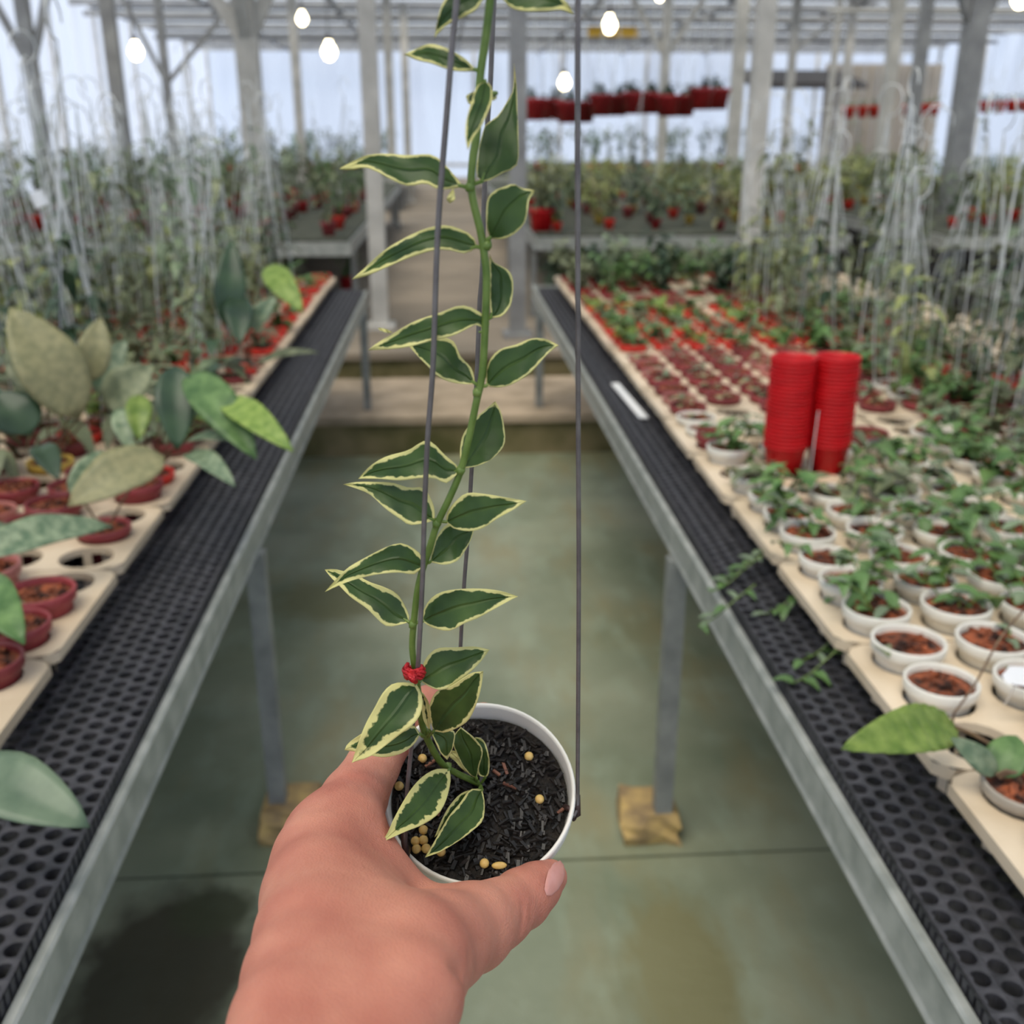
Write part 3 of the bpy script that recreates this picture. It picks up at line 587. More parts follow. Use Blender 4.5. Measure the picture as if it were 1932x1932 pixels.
# the bench with the red pot stacks
wire_spots = []
g = onz(1518, 889, ZT+TH); STK = [Vector((g.x-.0468, g.y, 0)), Vector((g.x+.0468, g.y+.004, 0))]
for (x, y, rk) in cells['B']:
    if x > 1.72: continue
    if any((Vector((x, y))-Vector((s.x, s.y))).length < 0.088 for s in STK): continue
    q = rnd.random()
    if x > 1.2 and y > 1.45 and y < 4.4 and q < .42: wire_spots.append(('B', x, y, rk)); continue
    if y < 2.15:
        if abs(y-1.02) < .06 and x < .66: continue                       # an empty hole
        if q < .05: continue
        if y < 0.98 and x < .75:
            if x < .65: put_pot(x, y, ZP, 'clear', None, 'clear grey pot of brown bark at the aisle edge', 'clear grey pots at the aisle edge', rnd, nm='plant_pot', cat='plant pot')
            else: put_pot(x, y, ZP, 'scarlet', None, 'bright red rimmed pot behind the clear grey pot', 'bright red pots near the clear pot', rnd, nm='plant_pot', cat='plant pot')
            continue
        if y < 1.2 and x < .8: put_pot(x, y, ZP, 'white', None, place_label('white pot of reddish bark', rk), 'white pots with sparse pale cuttings', rnd, (1, 2, .03, .03, .034, 'grey'), nm='cutting_pot'); continue
        lab = place_label('white pot of green seedlings', rk)
        if y < 1.75 and x < 1.2: put_pot(x, y, ZP, 'white', None, lab, 'white pots of small green seedlings', rnd, (4, 4, .07, .085, .042, 'mid'), nm='seedling_pot')
        else: put_pot(x, y, ZP, 'white', 'lush', lab, 'white pots of small green seedlings', rnd, nm='seedling_pot')
    elif y < 2.5:
        if q < .35: continue
        put_pot(x, y, ZP, 'white' if q < .6 else 'maroon', 'lush' if q > .8 or x > 1.0 else 'pale', place_label('pot of tiny pale cuttings', rk), 'pots of tiny pale cuttings', rnd, nm='cutting_pot')
    elif y < 3.25:
        if q < .08: continue
        put_pot(x, y, ZP, 'pink' if q < .25 else 'maroon', 'lush' if x > 1.15 else 'pale', place_label('brownish maroon pot of seedlings', rk), 'brownish maroon pots of pale seedlings', rnd, nm='maroon_seedling_pot', cat='potted plant')
    elif y < 4.2:
        put_pot(x, y, ZP, 'red', 'seed' if x < 1.15 else 'lush', place_label('orange red pot of green seedlings', rk), 'orange red pots of fresh green seedlings', rnd, nm='red_seedling_pot')
    elif y < 4.5:
        if q < .35: continue
        put_pot(x, y, ZP, 'maroon', 'seed' if q < .6 else None, place_label('dark maroon pot', rk), 'dark maroon pots before the thicket', rnd, nm='maroon_pot')
    elif q > .35:
        put_pot(x, y, ZP, 'darkred', 'bush', 'bushy olive plant of the thicket at the bench end, '+ORD[rk[0]]+' from the aisle', 'bushy olive plants in the thicket', rnd, nm='bushy_plant')
# the bench with the large-leaved plants
for (x, y, rk) in cells['A']:
    if x < -1.6: continue
    q = rnd.random(); w_ = ORD[rk[0]]+' from the aisle'
    if y < 2.15 and x > -0.95:
        if q < .42: continue
        put_pot(x, y, ZP-.004, 'pink' if q < .6 else 'maroon', None, 'reddish pot of coarse orange bark, '+w_+', near the large leaves', 'reddish pots of orange bark', rnd, (1, 2, .02, .03, .03, 'grey') if q > .8 else None, nm='plant_pot', cat='plant pot', s=1.06)
    elif y < 2.15:
        put_pot(x, y, ZP, 'maroon', None, 'maroon pot with wide leaves, '+w_+', behind the large leaves', 'maroon pots behind the large leaves', rnd, (2, 3, .16, .09, .10, 'olive' if q < .6 else 'dark'), nm='leafy_pot')
    elif y < 3.0:
        if q < .22: continue
        if q > .80: wire_spots.append(('A', x, y, rk)); continue
        put_pot(x, y, ZP, 'clear' if q < .4 else 'maroon', None, 'small pot with wide leaves, '+w_+', half way along the bench', 'small pots with wide olive leaves', rnd, (2, 3, .13, .07, .10, 'olive' if q < .5 else 'grey' if q < .68 else 'lime' if q < .74 else 'dark'), nm='leafy_pot')
    else:
        if q < .14: continue
        if x < -0.62 and q > .55: wire_spots.append(('A', x, y, rk)); continue
        put_pot(x, y, ZP, 'red', 'lush' if q < .3 else ('mid' if x < -.8 else 'pale'), 'orange red pot of sparse leaves, '+w_+', among the wire hangers', 'orange red pots among the wire hangers', rnd, nm='red_leafy_pot')

# two stacks of nested red pots
NEST = MB().lathe([(0.001, 0), (0.034, 0), (0.0415, 0.052), (0.0425, 0.054), (0.0445, 0.054), (0.0465, 0.0615), (0.0455, 0.0625), (0.043, 0.0625), (0.0405, 0.055), (0.033, 0.002), (0.001, 0.002)], 26).mesh('nursery_pot', 'pot_scarlet', True)
for k, s in enumerate(STK):
    for i in range(23):
        tag(link('nursery_pot', NEST, None, (s.x+0.0006*math.sin(i*1.7+k), s.y+0.0006*math.cos(i*2.3), ZT+TH+0.0083*i), (0, 0, i*0.4)),
            ('topmost' if i == 22 else 'thin')+' scarlet pot nested in the stack '+('beside the aisle', 'away from the aisle')[k], 'plant pot', 'scarlet pots nested in two stacks')
p = STK[0].lerp(STK[1], .5)
tag(MB().tube([(p.x-.008, p.y-.052, ZT+.02), (p.x-.004, p.y-.055, ZT+.2)], .0012, 5).build('wire_stake', 'wire_pale'), 'thin pale wire standing in front of the gap between the scarlet stacks', 'wire stake')

# wire-hung plants set down on the benches
def hanger_mesh(seed, H):
    rnd = random.Random(seed); out = []
    lean = Vector((rnd.uniform(-.09, .09), rnd.uniform(-.08, .08), 0)); top = Vector((0, 0, .07+H))+lean
    for i in range(3):
        a = 2*PI*i/3+rnd.random(); b = Vector((.046*math.cos(a), .046*math.sin(a), .068)); m_ = b.lerp(top, .5)+Vector((math.cos(a), math.sin(a), 0))*rnd.uniform(-.005, .03)
        out.append([b, b.lerp(m_, .5)+Vector((math.cos(a), math.sin(a), 0))*.008, m_, top])
    hk = [top]; r = rnd.uniform(.03, .05); a0 = rnd.uniform(0, 6.28); ux = Vector((math.cos(a0), math.sin(a0), 0))
    for j in range(10):
        t = -0.5*PI + j*(1.55*PI)/9; hk.append(top+Vector((0, 0, r*1.15))+ux*(r*math.cos(t))*1.0+Vector((0, 0, r*math.sin(t))))
    return out, hk, top
HANG = []
for s in range(7):
    H = (0.62, 0.70, 0.55, 0.74, 0.5, 0.66, 0.78)[s]; ws, hk, top = hanger_mesh(70+s, H); rn = random.Random(90+s)
    wm = [MB().tube(cr(wv, 8), .0019, 5, False).mesh('wire', 'wire_pale', True) for wv in ws]; hm = MB().tube(hk, .0021, 5, False).mesh('hook', 'wire_pale', True)
    vm = MB()
    for wv in ws[:2]:
        pts = cr(wv, 14); n = rn.randrange(6, 13)
        vm.tube([Vector(q)+Vector((.004, 0, 0)) for q in pts[:n]], .0015, 4, False)
        for i in range(1, n):
            for _ in range(2): add_leaf(vm, pts[i], rn.uniform(0, 6.28), rn.uniform(-.6, .6), rn.uniform(.035, .075), rn.uniform(.4, .6), rn.uniform(.2, .9))
    HANG.append((wm, hm, vm.mesh('vine', ('leaf_olive', 'leaf_grey', 'leaf_olive', 'leaf_grey', 'leaf_haze_tint', 'leaf_olive', 'leaf_dark')[s], True)))
WL = {'A': ('small potted vine with tall pale wire hangers on the bench of large-leaved plants', 'wire hung vines on the bench of large-leaved plants'),
      'B': ('small potted vine with tall pale wire hangers and loops on the bench of scarlet stacks', 'wire hung vines on the bench of scarlet stacks'),
      'C': ('potted vine with wire hangers on the side bench before the milky wall', 'wire hung vines on the side bench before the milky wall'),
      'D': ('potted vine with wire hangers on the side bench behind the scarlet stacks', 'wire hung vines on the side bench behind the scarlet stacks'),
      'E': ('wire hung vine on the far bench by the corner post', 'wire hung vines on the far bench by the corner post'),
      'F': ('wire hung vine on the far bench under the hanging dark red pots', 'wire hung vines on the far bench under red pots'),
      'G': ('wire hung vine on the far bench past the second aisle', 'wire hung vines on the far bench past the second aisle')}
def wire_plant(side, x, y, z, rnd, pot='red', s=1.0):
    e = empty('hanging_vine', (x, y, z), rnd.uniform(0, 6.28), s*rnd.uniform(.9, 1.08)); tag(e, WL[side][0], 'potted vine', WL[side][1])
    wm, hm, vm = rnd.choice(HANG); link('pot', POTS[pot], e); link('soil', SOIL[0], e)
    for m_ in wm: link('wire', m_, e)
    link('hook', hm, e); link('vine', vm, e); return e
for i, (sd_, x, y, rk) in enumerate(wire_spots):
    e = wire_plant(sd_, x, y, ZP, rnd, 'white' if sd_ == 'B' and rnd.random() < .5 else 'red')
    e['label'] = place_label('potted vine with wires', rk) if sd_ == 'B' else 'potted vine with tall wires, '+ORD[rk[0]]+' from the aisle, '+ORD[min(11, max(0, rk[1]-6))]+' tray past the bench leg'
# bushes on the side and far benches
def bush(x, y, z, key, label, group, pot='darkred', s=1.5):
    e = empty('potted_shrub', (x, y, z), rnd.uniform(0, 6.28), s*rnd.uniform(.85, 1.05)); tag(e, label, 'potted plant', group)
    link('pot', POTS[pot], e); link('foliage', rnd.choice(FOL[key]), e); return e
GR = lambda x0, x1, y0, y1, nx, ny: [(x0+(x1-x0)*(i+.5+rnd.uniform(-.2, .2))/nx, y0+(y1-y0)*(j+.5+rnd.uniform(-.2, .2))/ny) for i in range(nx) for j in range(ny)]
for side, (x0, x1, y0, y1, nx, ny), z, pv, vs_, keys, pots, sc, lab, grp in (
    ('E', (-4.55, -.62, 6.8, 12, 10, 10), .878, .28, 1.2, ('tall', 'tall', 'bush'), ('darkred', 'maroon', 'red'), 1.2, 'dark olive leafy plant on the far bench by the corner post', 'leafy plants on the far bench by the corner post'),
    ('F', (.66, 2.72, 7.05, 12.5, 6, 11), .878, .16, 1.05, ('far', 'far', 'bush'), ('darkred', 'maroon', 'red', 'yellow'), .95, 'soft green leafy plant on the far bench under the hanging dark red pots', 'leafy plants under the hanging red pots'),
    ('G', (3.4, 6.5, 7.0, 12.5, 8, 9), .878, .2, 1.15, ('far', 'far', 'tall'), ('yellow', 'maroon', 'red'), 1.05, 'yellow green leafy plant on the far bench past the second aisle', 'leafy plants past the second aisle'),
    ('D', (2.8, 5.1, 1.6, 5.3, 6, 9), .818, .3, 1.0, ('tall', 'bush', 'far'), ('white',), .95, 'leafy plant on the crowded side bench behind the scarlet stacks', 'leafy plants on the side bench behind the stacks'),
    ('C', (-5.5, -2.65, 1.9, 5.3, 8, 9), .818, .5, 1.1, ('tall', 'tall', 'bush'), ('red', 'maroon'), 1.05, 'dark leafy plant on the side bench before the milky wall', 'leafy plants on the side bench before the milky wall')):
    for i, (x, y) in enumerate(GR(x0, x1, y0, y1, nx, ny)):
        if rnd.random() < pv: wire_plant(side, x, y, z, rnd, rnd.choice(pots), vs_)
        else: bush(x, y, z, keys[i % 3], lab, grp, rnd.choice(pots), sc)
for lft in (True, False):
    for i, (x, y) in enumerate(GR(-4.9, -.8, 17.6, 21, 6, 3) if lft else GR(.8, 6.4, 17.6, 21, 8, 3)):
        bush(x, y, .878, 'tall', 'blurred grey green plant on the distant bench beyond the corner post' if lft else 'blurred grey green plant on the distant bench beyond the hanging red pots', 'plants on the distant bench beyond the corner post' if lft else 'plants on the distant bench beyond the red pots', 'red', 1.7)
for px, py in ((1022, 380), (1300, 322), (1395, 332)):
    p = ony(px, py, 7.25 if py > 350 else 9.5)
    bush(p.x, p.y, .878, 'bush', 'bright red pot at the front edge of the far bench under the hanging pots', 'bright red pots on the edge of the far bench', 'scarlet', 2.0)
# plants standing under the benches beside the path
for i in range(14):
    lft = i % 2 == 0; bush((-.75-1.6*rnd.random()) if lft else (.75+1.6*rnd.random()), 6.9+2*rnd.random(), .30, 'bush', 'shaded leafy pot on the path under the far bench by the corner post' if lft else 'shaded leafy pot under the far bench below the red pots', 'shaded pots under the corner post bench' if lft else 'shaded pots under the red pot bench', 'darkred', 1.5)

# hanging dark red pots on two pipes
PZ = 2.75
for k in (0, 1):
    y_ = 8.75+.32*k; a = ony(985, 140, y_); b = ony(1390, 128, y_)
    pp = tag(MB().tube([(a.x-.2, y_, PZ), (b.x+.3, y_, PZ)], .02, 8).build('hanging_pipe', 'white_post'), ('front', 'rear')[k]+' white pipe under the roof carrying dark red hanging pots', 'pipe')
    for xx in (a.x+.1, b.x-.1): MB().tube([(xx, y_, PZ), (xx, y_, ZR+.01)], .008, 5).build('drop_rod', 'white_post', pp)
    for i in range(6):
        px = 1008+i*63+k*31; p = ony(px, 216-20*i/5+(5 if i % 3 == 1 else -4), y_); s = 2.2
        e = empty('hanging_pot', (p.x, y_, p.z-.06), rnd.uniform(0, 6), s); tag(e, 'dark red hanging pot with green tuft, '+ORD[i]+' on the '+('front', 'rear')[k]+' pipe from the path', 'hanging pot', 'dark red pots hanging in a row')
        link('pot', POTS['darkred'], e); link('soil', SOIL[1], e); link('foliage', FOL['bush'][2], e, None, (0, 0, rnd.uniform(0, 6)), .5)
        top = (PZ-p.z+.06)/s
        for j in range(3): MB().tube([(.046*math.cos(j*2.1), .046*math.sin(j*2.1), .07), (0, 0, min(.3, top)), (0, 0, top)], .0012, 4, False).build('wire', 'wire_pale', e)
a = ony(1585, 150, 12.0); b = ony(1940, 150, 12.0)
pp = tag(MB().tube([(a.x-.2, 12.0, PZ), (b.x+.3, 12.0, PZ)], .02, 8).build('hanging_pipe', 'white_post'), 'white pipe behind the thick grey post carrying orange red hanging pots', 'pipe')
for xx in (a.x, b.x): MB().tube([(xx, 12.0, PZ), (xx, 12.0, ZR)], .008, 5).build('drop_rod', 'white_post', pp)
for px in (1600, 1625, 1650, 1715, 1740, 1762, 1860, 1885, 1910, 1932):
    p = ony(px, 214-(px-1600)/330*12, 12.0); s = 1.6
    e = empty('hanging_pot', (p.x, 12.0, p.z-.05), rnd.uniform(0, 6), s); tag(e, 'orange red hanging pot on the pipe behind the thick grey post', 'hanging pot', 'orange red hanging pots')
    link('pot', POTS['red'], e); link('soil', SOIL[1], e); link('foliage', FOL['bush'][1], e, None, None, .5)
    top = (PZ-p.z+.05)/s
    for j in range(3): MB().tube([(.046*math.cos(j*2.1), .046*math.sin(j*2.1), .07), (0, 0, min(.3, top)), (0, 0, top+.01)], .0012, 4, False).build('wire', 'wire_pale', e)

# ------------------------------------------------------------------ plants with single large leaves (traced)
def big_leaf(base, tip, wd, m, parent, up=Vector((0, 0, 1)), arch=0.12, fold=0.25, n=10, name='leaf', rib=0.0):
    n = 44 if rib else n
    base = Vector(base); tip = Vector(tip); d = tip-base; L = d.length; dn = d.normalized(); side = dn.cross(up)
    side = side.normalized() if side.length > .05 else _rt.copy(); nrm = side.cross(dn); vs = []; fs = []; us = (-1, -.66, -.3, 0, .3, .66, 1); k = len(us)
    for i in range(n+1):
        t = i/n; ww = wd*.5*(max(0, math.sin(PI*t**.8))**.75) + .0008
        for u in us: vs.append(base+d*t+nrm*(arch*L*math.sin(PI*t)+fold*abs(u)*ww+.02*wd*math.sin(t*16)*abs(u)+rib*wd*math.sin(t*62-abs(u)*5)*(1-abs(u)*.4))+side*(u*ww))
    for i in range(n): fs += [(i*k+j, i*k+j+1, (i+1)*k+j+1, (i+1)*k+j) for j in range(k-1)]
    mb = MB().add(vs, fs); me = mb.mesh(name, m, True); o = link(name, me, parent)
    if parent: o.matrix_parent_inverse = parent.matrix_world.inverted() if parent.matrix_world else o.matrix_parent_inverse
    md = o.modifiers.new('thickness', 'SOLIDIFY'); md.thickness = .0012
    return o
def big_plant(pot_px, pot, label, leaves, z=None):
    q = onz(pot_px[0], pot_px[1], ZT+.05); c_ = BIGCELL[pot_px]; p = Vector((c_[0], c_[1], 0))
    e = empty('broad_leaf_plant', (p.x, p.y, ZP)); tag(e, label, 'potted plant'); off = Vector((-p.x, -p.y, -ZP))
    link('pot', POTS[pot], e); link('soil', SOIL[0], e)
    top = Vector((p.x, p.y, ZP+.055))
    st = MB()
    for (bx_, by_, bz, tx, ty, tz, wpx, m, fc) in leaves:
        B = W(bx_, by_, bz); T = W(tx, ty, tz); wd = wpx*(bz+tz)/2/F
        view = (CAM-(B+T)/2).normalized(); up = (view*fc+Vector((0, 0, 1))*(1-fc)).normalized()
        o = big_leaf(B, T, wd, m, None, up, .1, .22, rib=.04 if m == 'leaf_lime' and wpx > 80 else 0); o.parent = e; o.location = off
        st.tube(cr([top, top.lerp(B, .5)+Vector((0, 0, .02)), B], 6), .0022, 5, False)
    o = st.build('stem', 'stem_brown', e); o.location = off
    return e
big_plant((60, 900), 'yellow', 'tall plant with broad pale mottled leaves in a yellow pot', [(150, 790, 1.95, 18, 580, 1.9, 120, 'leaf_tan', .6), (90, 760, 1.95, 30, 640, 2.0, 90, 'leaf_olive', .6), (170, 720, 2.0, 190, 600, 2.0, 60, 'leaf_tan', .7), (60, 820, 1.9, -10, 740, 1.9, 90, 'leaf_dark', .6), (75, 840, 1.9, 110, 905, 1.8, 50, 'leaf_dark', .7), (200, 770, 2.0, 290, 690, 2.0, 80, 'leaf_olive', .7)])
big_plant((300, 905), 'red', 'plant with drooping fresh green lance leaves in a bright red pot', [(330, 690, 1.9, 335, 850, 1.85, 74, 'leaf_dark', .9), (355, 705, 1.9, 484, 866, 1.78, 78, 'leaf_mid', .7), (420, 755, 1.85, 553, 852, 1.72, 56, 'leaf_lime', .7), (352, 856, 1.85, 443, 917, 1.72, 44, 'leaf_grey', .5), (350, 835, 1.85, 444, 832, 1.8, 34, 'leaf_grey', .3), (370, 770, 1.9, 425, 800, 1.85, 46, 'leaf_lime', .7), (262, 745, 1.95, 262, 830, 1.9, 46, 'leaf_lime', .9), (225, 770, 1.95, 245, 850, 1.92, 40, 'leaf_grey', .9)])
big_plant((235, 1010), 'maroon', 'plant with one long tan green leaf over the empty tray holes', [(310, 860, 1.78, 128, 955, 1.68, 96, 'leaf_tan', .55), (130, 930, 1.75, 195, 850, 1.8, 40, 'leaf_grey', .8)])
big_plant((-30, 990), 'pink', 'plant with a long grey green strap leaf lying across the tray', [(-60, 1055, 1.5, 212, 992, 1.66, 76, 'leaf_grey', .45), (-40, 1010, 1.55, 30, 1000, 1.6, 40, 'leaf_grey', .5)])
big_plant((-40, 1190), 'maroon', 'plant whose smooth green leaf hangs over the pink pots', [(-60, 1090, 1.4, 46, 1215, 1.28, 90, 'leaf_mid', .6)])
big_plant((-110, 1480), 'pink', 'plant with a thick ribbed grey green leaf resting on the black mat', [(-90, 1455, 1.02, 168, 1560, .98, 128, 'leaf_thick', .55)])
big_plant((430, 700), 'maroon', 'plant with two upright dark leaves and one lime leaf', [(432, 620, 2.5, 436, 455, 2.5, 58, 'leaf_dark', .95), (450, 560, 2.5, 452, 650, 2.4, 52, 'leaf_dark', .95), (503, 503, 2.6, 572, 590, 2.5, 50, 'leaf_lime', .8), (470, 620, 2.5, 520, 560, 2.5, 34, 'leaf_grey', .8), (480, 690, 2.45, 600, 665, 2.4, 22, 'leaf_olive', .4)])
big_plant((160, 760), 'maroon', 'plant with a fan of olive leaves under the wire hangers', [(170, 740, 2.3, 60, 690, 2.3, 60, 'leaf_olive', .6), (180, 740, 2.3, 240, 640, 2.3, 50, 'leaf_grey', .7), (190, 760, 2.3, 300, 720, 2.2, 50, 'leaf_olive', .6), (150, 750, 2.3, 130, 640, 2.3, 44, 'leaf_olive', .8)])
big_plant((1860, 1480), 'clear', 'young plant with a broad ribbed lime leaf in a clear pot', [(1802, 1372, 1.16, 1590, 1412, 1.06, 92, 'leaf_lime', .8), (1885, 1468, 1.10, 1918, 1388, 1.12, 74, 'leaf_mid', .8), (1880, 1462, 1.10, 1795, 1392, 1.1, 44, 'leaf_grey', .7)])
# trailing sprigs over the black mat
rs = random.Random(5)
for (px, py) in ((1385, 1070), (1370, 1090), (1350, 1150), (1545, 1215), (1530, 1255), (1475, 1130)):
    p = onz(px, py, ZT+.02); e = empty('trailing_sprig', (p.x, p.y, ZT-.002)); tag(e, 'trailing green sprig spilling from the white pots onto the black mat', 'plant sprig', 'sprigs trailing on the black mat')
    pts = cr([(.07, .03, .05), (.03, .01, .03), (0, 0, .008), (-.03, -.02, .006)], 7); MB().tube(pts, .0012, 5).build('stem', 'stem', e)
    for i in range(1, 7): link('leaf', rs.choice(LEAFS['mid']), e, tuple(pts[i]), (rs.uniform(0, .5), 0, rs.uniform(0, 6.28)), rs.uniform(.022, .034))
# brown vine and plant tag by the white pots
pts = cr([W(1800, 1345, 1.2), W(1840, 1290, 1.22), W(1890, 1200, 1.25), W(1960, 1120, 1.28)], 12)
tag(MB().tube([onz(1790, 1400, ZT+.05)]+[Vector(q) for q in pts], .0015, 5).build('dry_vine', 'stem_brown'), 'thin bare brown vine rising from a white pot', 'vine stem')
p = W(1918, 1276, 1.22); e = MB(); u = _rt*.016; v = (_up*.85+_fw*.3)*.015
bm_t = [p-u*.9-v*.6, p+u*1.2-v, p+u*1.4+v*.8, p-u*.4+v*.9, p-u*1.1+v*.1]
nrm = -_fw*.0008
tg = MB().add([q for q in bm_t]+[q+nrm for q in bm_t], [(4, 3, 2, 1, 0), (5, 6, 7, 8, 9)]+[(i, (i+1) % 5, 5+(i+1) % 5, 5+i) for i in range(5)]); tg.tube([p-v*.5, onz(1895, 1330, ZT+.06)], .001, 5)
tag(tg.build('plant_tag', 'tag_white'), 'white plastic plant tag stuck in a white pot of bark', 'plant tag')
p = onz(1215, 790, ZT+.006); q = onz(1160, 725, ZT+.006)
d = (Vector((q.x, q.y, 0))-Vector((p.x, p.y, 0))); nn_ = Vector((-d.y, d.x, 0)).normalized()*.012
tag(MB().add([p-nn_, p+nn_, q+nn_, q-nn_]+[v_+Vector((0, 0, .004)) for v_ in (p-nn_, p+nn_, q+nn_, q-nn_)], [(3, 2, 1, 0), (4, 5, 6, 7), (0, 1, 5, 4), (1, 2, 6, 5), (2, 3, 7, 6), (3, 0, 4, 7)]).build('marker_strip', 'tag_white'), 'pale plastic strip lying on the black mat beside the maroon pots', 'marker strip')
p = W(66, 362, 2.2); tl = MB().tube([p, p+Vector((.012, 0, -.03))], .016, 8); tl.tube([p+Vector((.006, 0, -.015)), p+Vector((.02, .02, -.3)), Vector((p.x+.03, p.y+.03, ZT+.05))], .0012, 5)
tag(tl.build('plant_tag', 'tag_white'), 'small white tag high on a wire among the wire hung vines', 'plant tag')

# ------------------------------------------------------------------ the held vine in its white pot
def C(X, Y, Z): return CAM + _rt*X + _up*Y + _fw*Z
PZ0 = 0.55; PC = W(905, 1488, PZ0); PR = 182*PZ0/F
AX = (_up*0.624 - _fw*0.781).normalized(); E1 = _rt.copy(); E2 = AX.cross(E1)
PT = Matrix(((E1.x, E2.x, AX.x, PC.x), (E1.y, E2.y, AX.y, PC.y), (E1.z, E2.z, AX.z, PC.z), (0, 0, 0, 1)))
def onpot(px, py, off=0.0):
    d = _fw + _rt*((px-966)/F) - _up*((py-966)/F); o = PC + AX*off
    return CAM + d*((o-CAM).dot(AX)/d.dot(AX))
PH = 0.082
root = empty('potted_vine', PC - AX*PH); tag(root, 'variegated green and cream vine in a white hanging pot, held up by the hand', 'potted vine')
ROFF = -(PC - AX*PH)
def hp(mb, nm, m, sm=True, parent=None):
    o = mb.build(nm, m, parent or root, sm)
    if parent is None: o.location = ROFF
    return o
r = PR
hp(MB().lathe([(0.001, -PH), (r*.70, -PH), (r*.73, -PH+.003), (r*.90, -.017), (r*.915, -.015), (r*.975, -.0145), (r*.99, -.012), (r*1.0, -.002), (r*.99, 0), (r*.966, 0), (r*.952, -.002), (r*.93, -.016), (r*.90, -.03), (.001, -.032)], 64, PT), 'pot', 'pot_white')
# soil: lumpy disc + bark chips
rs = random.Random(4); sm_ = MB(); n = 40; vs = [(0, 0, -.010)]; rings = 9
for q in range(1, rings+1):
    for j in range(n):
        rr = r*.925*q/rings; vs.append((rr*math.cos(2*PI*j/n), rr*math.sin(2*PI*j/n), -.0125+rs.uniform(-.002, .0022)*(1 if q < rings else .3)))
fs = [(0, 1+j, 1+(j+1) % n) for j in range(n)]
for q in range(rings-1):
    b = 1+q*n; fs += [(b+j, b+n+j, b+n+(j+1) % n, b+(j+1) % n) for j in range(n)]
soil = hp(sm_.add([PT @ Vector(v) for v in vs], fs), 'soil', 'soil_dark')
def chips(nchip, m, nm, seed, lo, hi):
    rs = random.Random(seed); mb = MB()
    for i in range(nchip):
        a = rs.uniform(0, 2*PI); d = r*.88*math.sqrt(rs.random()); p = PT @ Vector((d*math.cos(a), d*math.sin(a), -.0112+rs.uniform(0, .0018)))
        t = rs.uniform(0, PI); v = (E1*math.cos(t)+E2*math.sin(t)+AX*rs.uniform(-.35, .35))*rs.uniform(lo, hi); mb.bar(p-v, p+v, rs.uniform(.0007, .0022), rs.uniform(.0006, .0014))
    o = mb.build(nm, m, soil); o['kind'] = 'stuff'; return o
chips(900, 'bark_chip', 'bark_chips', 8, .0008, .0034)
for px, py, dx, dy in ((953, 1450, 5, 14), (962, 1482, 16, 6), (937, 1458, 8, 6), (812, 1440, 12, -8), (829, 1530, -4, 12), (1060, 1528, 10, -8)):
    hp(MB().bar(onpot(px-dx*.8, py-dy*.8, -.0095), onpot(px+dx*.8, py+dy*.8, -.0095), .0016, .001), 'bark_chip', 'bark_red', False, soil)
# fertiliser pellets lying on the soil
pel = bpy.data.meshes.new('fertiliser_pellet'); bm = bmesh.new(); bmesh.ops.create_uvsphere(bm, u_segments=14, v_segments=10, radius=.00255); bm.to_mesh(pel); bm.free(); pel.materials.append(M['pellet'])
pel.polygons.foreach_set('use_smooth', [True]*len(pel.polygons))
for px, py in ((998, 1427), (1018, 1508), (797, 1431), (799, 1566), (784, 1587), (799, 1585), (786, 1602), (804, 1601), (832, 1607), (914, 1629), (753, 1483)):
    tag(link('fertiliser_pellet', pel, None, onpot(px, py, -.0095)), 'small round tan fertiliser pellet on the dark soil of the held pot', 'pellet', 'pellets on the soil of the held pot')
tag(link('fertiliser_pellet', pel, None, onpot(942, 1633, -.0095), (0.3, 0, 0), (1.6, .8, .7)), 'flattened broken fertiliser pellet near the rim of the held pot', 'pellet')

def Zl(y): return 1/(1.905+.995*(1600-y)/1600)
lw = [(862, 0), (852, 99), (842, 225), (831, 360), (824, 480), (817, 690), (807, 825), (801, 960), (797, 1095), (789, 1250)]
HOOK = C(-.004, .36, .19)
lwp = [W(x, y, Zl(y)) for x, y in lw]
tailp = [W(783, 1300, .492), W(776, 1412, .514), W(770, 1472, .520), W(764, 1560, .5235), W(763, 1600, .522)]
def ext(a, b, t): return a + (a-b)*t
hp(MB().tube(cr([HOOK, ext(lwp[0], lwp[2], 1.2)]+lwp+tailp, 90), .00112, 8), 'hanger_wire', 'wire')
rw = [(1090, 0), (1090, 400), (1091, 800), (1092, 1100), (1090, 1450), (1089, 1530)]
rwp = [W(x, y, 1/(1/.552+(1/.36-1/.552)*(1530-y)/1530)) for x, y in rw]
hp(MB().tube(cr([HOOK, ext(rwp[0], rwp[1], .5)]+rwp+[onpot(1082, 1540, -.004)], 60), .0011, 8), 'hanger_wire', 'wire')
bw = [(931, 18), (925, 165), (919, 240), (913, 390), (910, 510), (905, 570), (899, 720), (889, 900), (881, 1035), (878, 1070), (872, 1160), (869, 1217), (862, 1330)]
bwp = [W(x, y, 1/(1/.585+(1/.40-1/.585)*(1330-y)/1330)) for x, y in bw]
hp(MB().tube(cr([HOOK, ext(bwp[0], bwp[3], 1.0)]+bwp, 80), .00108, 8), 'hanger_wire', 'wire')
HK = [HOOK+Vector((.02*math.sin(t), 0, .02-.02*math.cos(t))) for t in np.linspace(0, 4.6, 14)]
hp(MB().tube(HK, .0014, 8), 'hook', 'wire')
# wire feet hooked through the rim
hp(MB().tube([W(1089, 1500, .5512), W(1090, 1538, .5505), W(1084, 1545, .548), onpot(1077, 1528, -.006), onpot(1066, 1522, -.010)], .0017, 8), 'wire_foot', 'wire_dark')
hp(MB().tube([W(764, 1560, .5215), W(763, 1590, .519), W(766, 1620, .516), onpot(770, 1600, -.010)], .0017, 8), 'wire_foot', 'wire_dark')

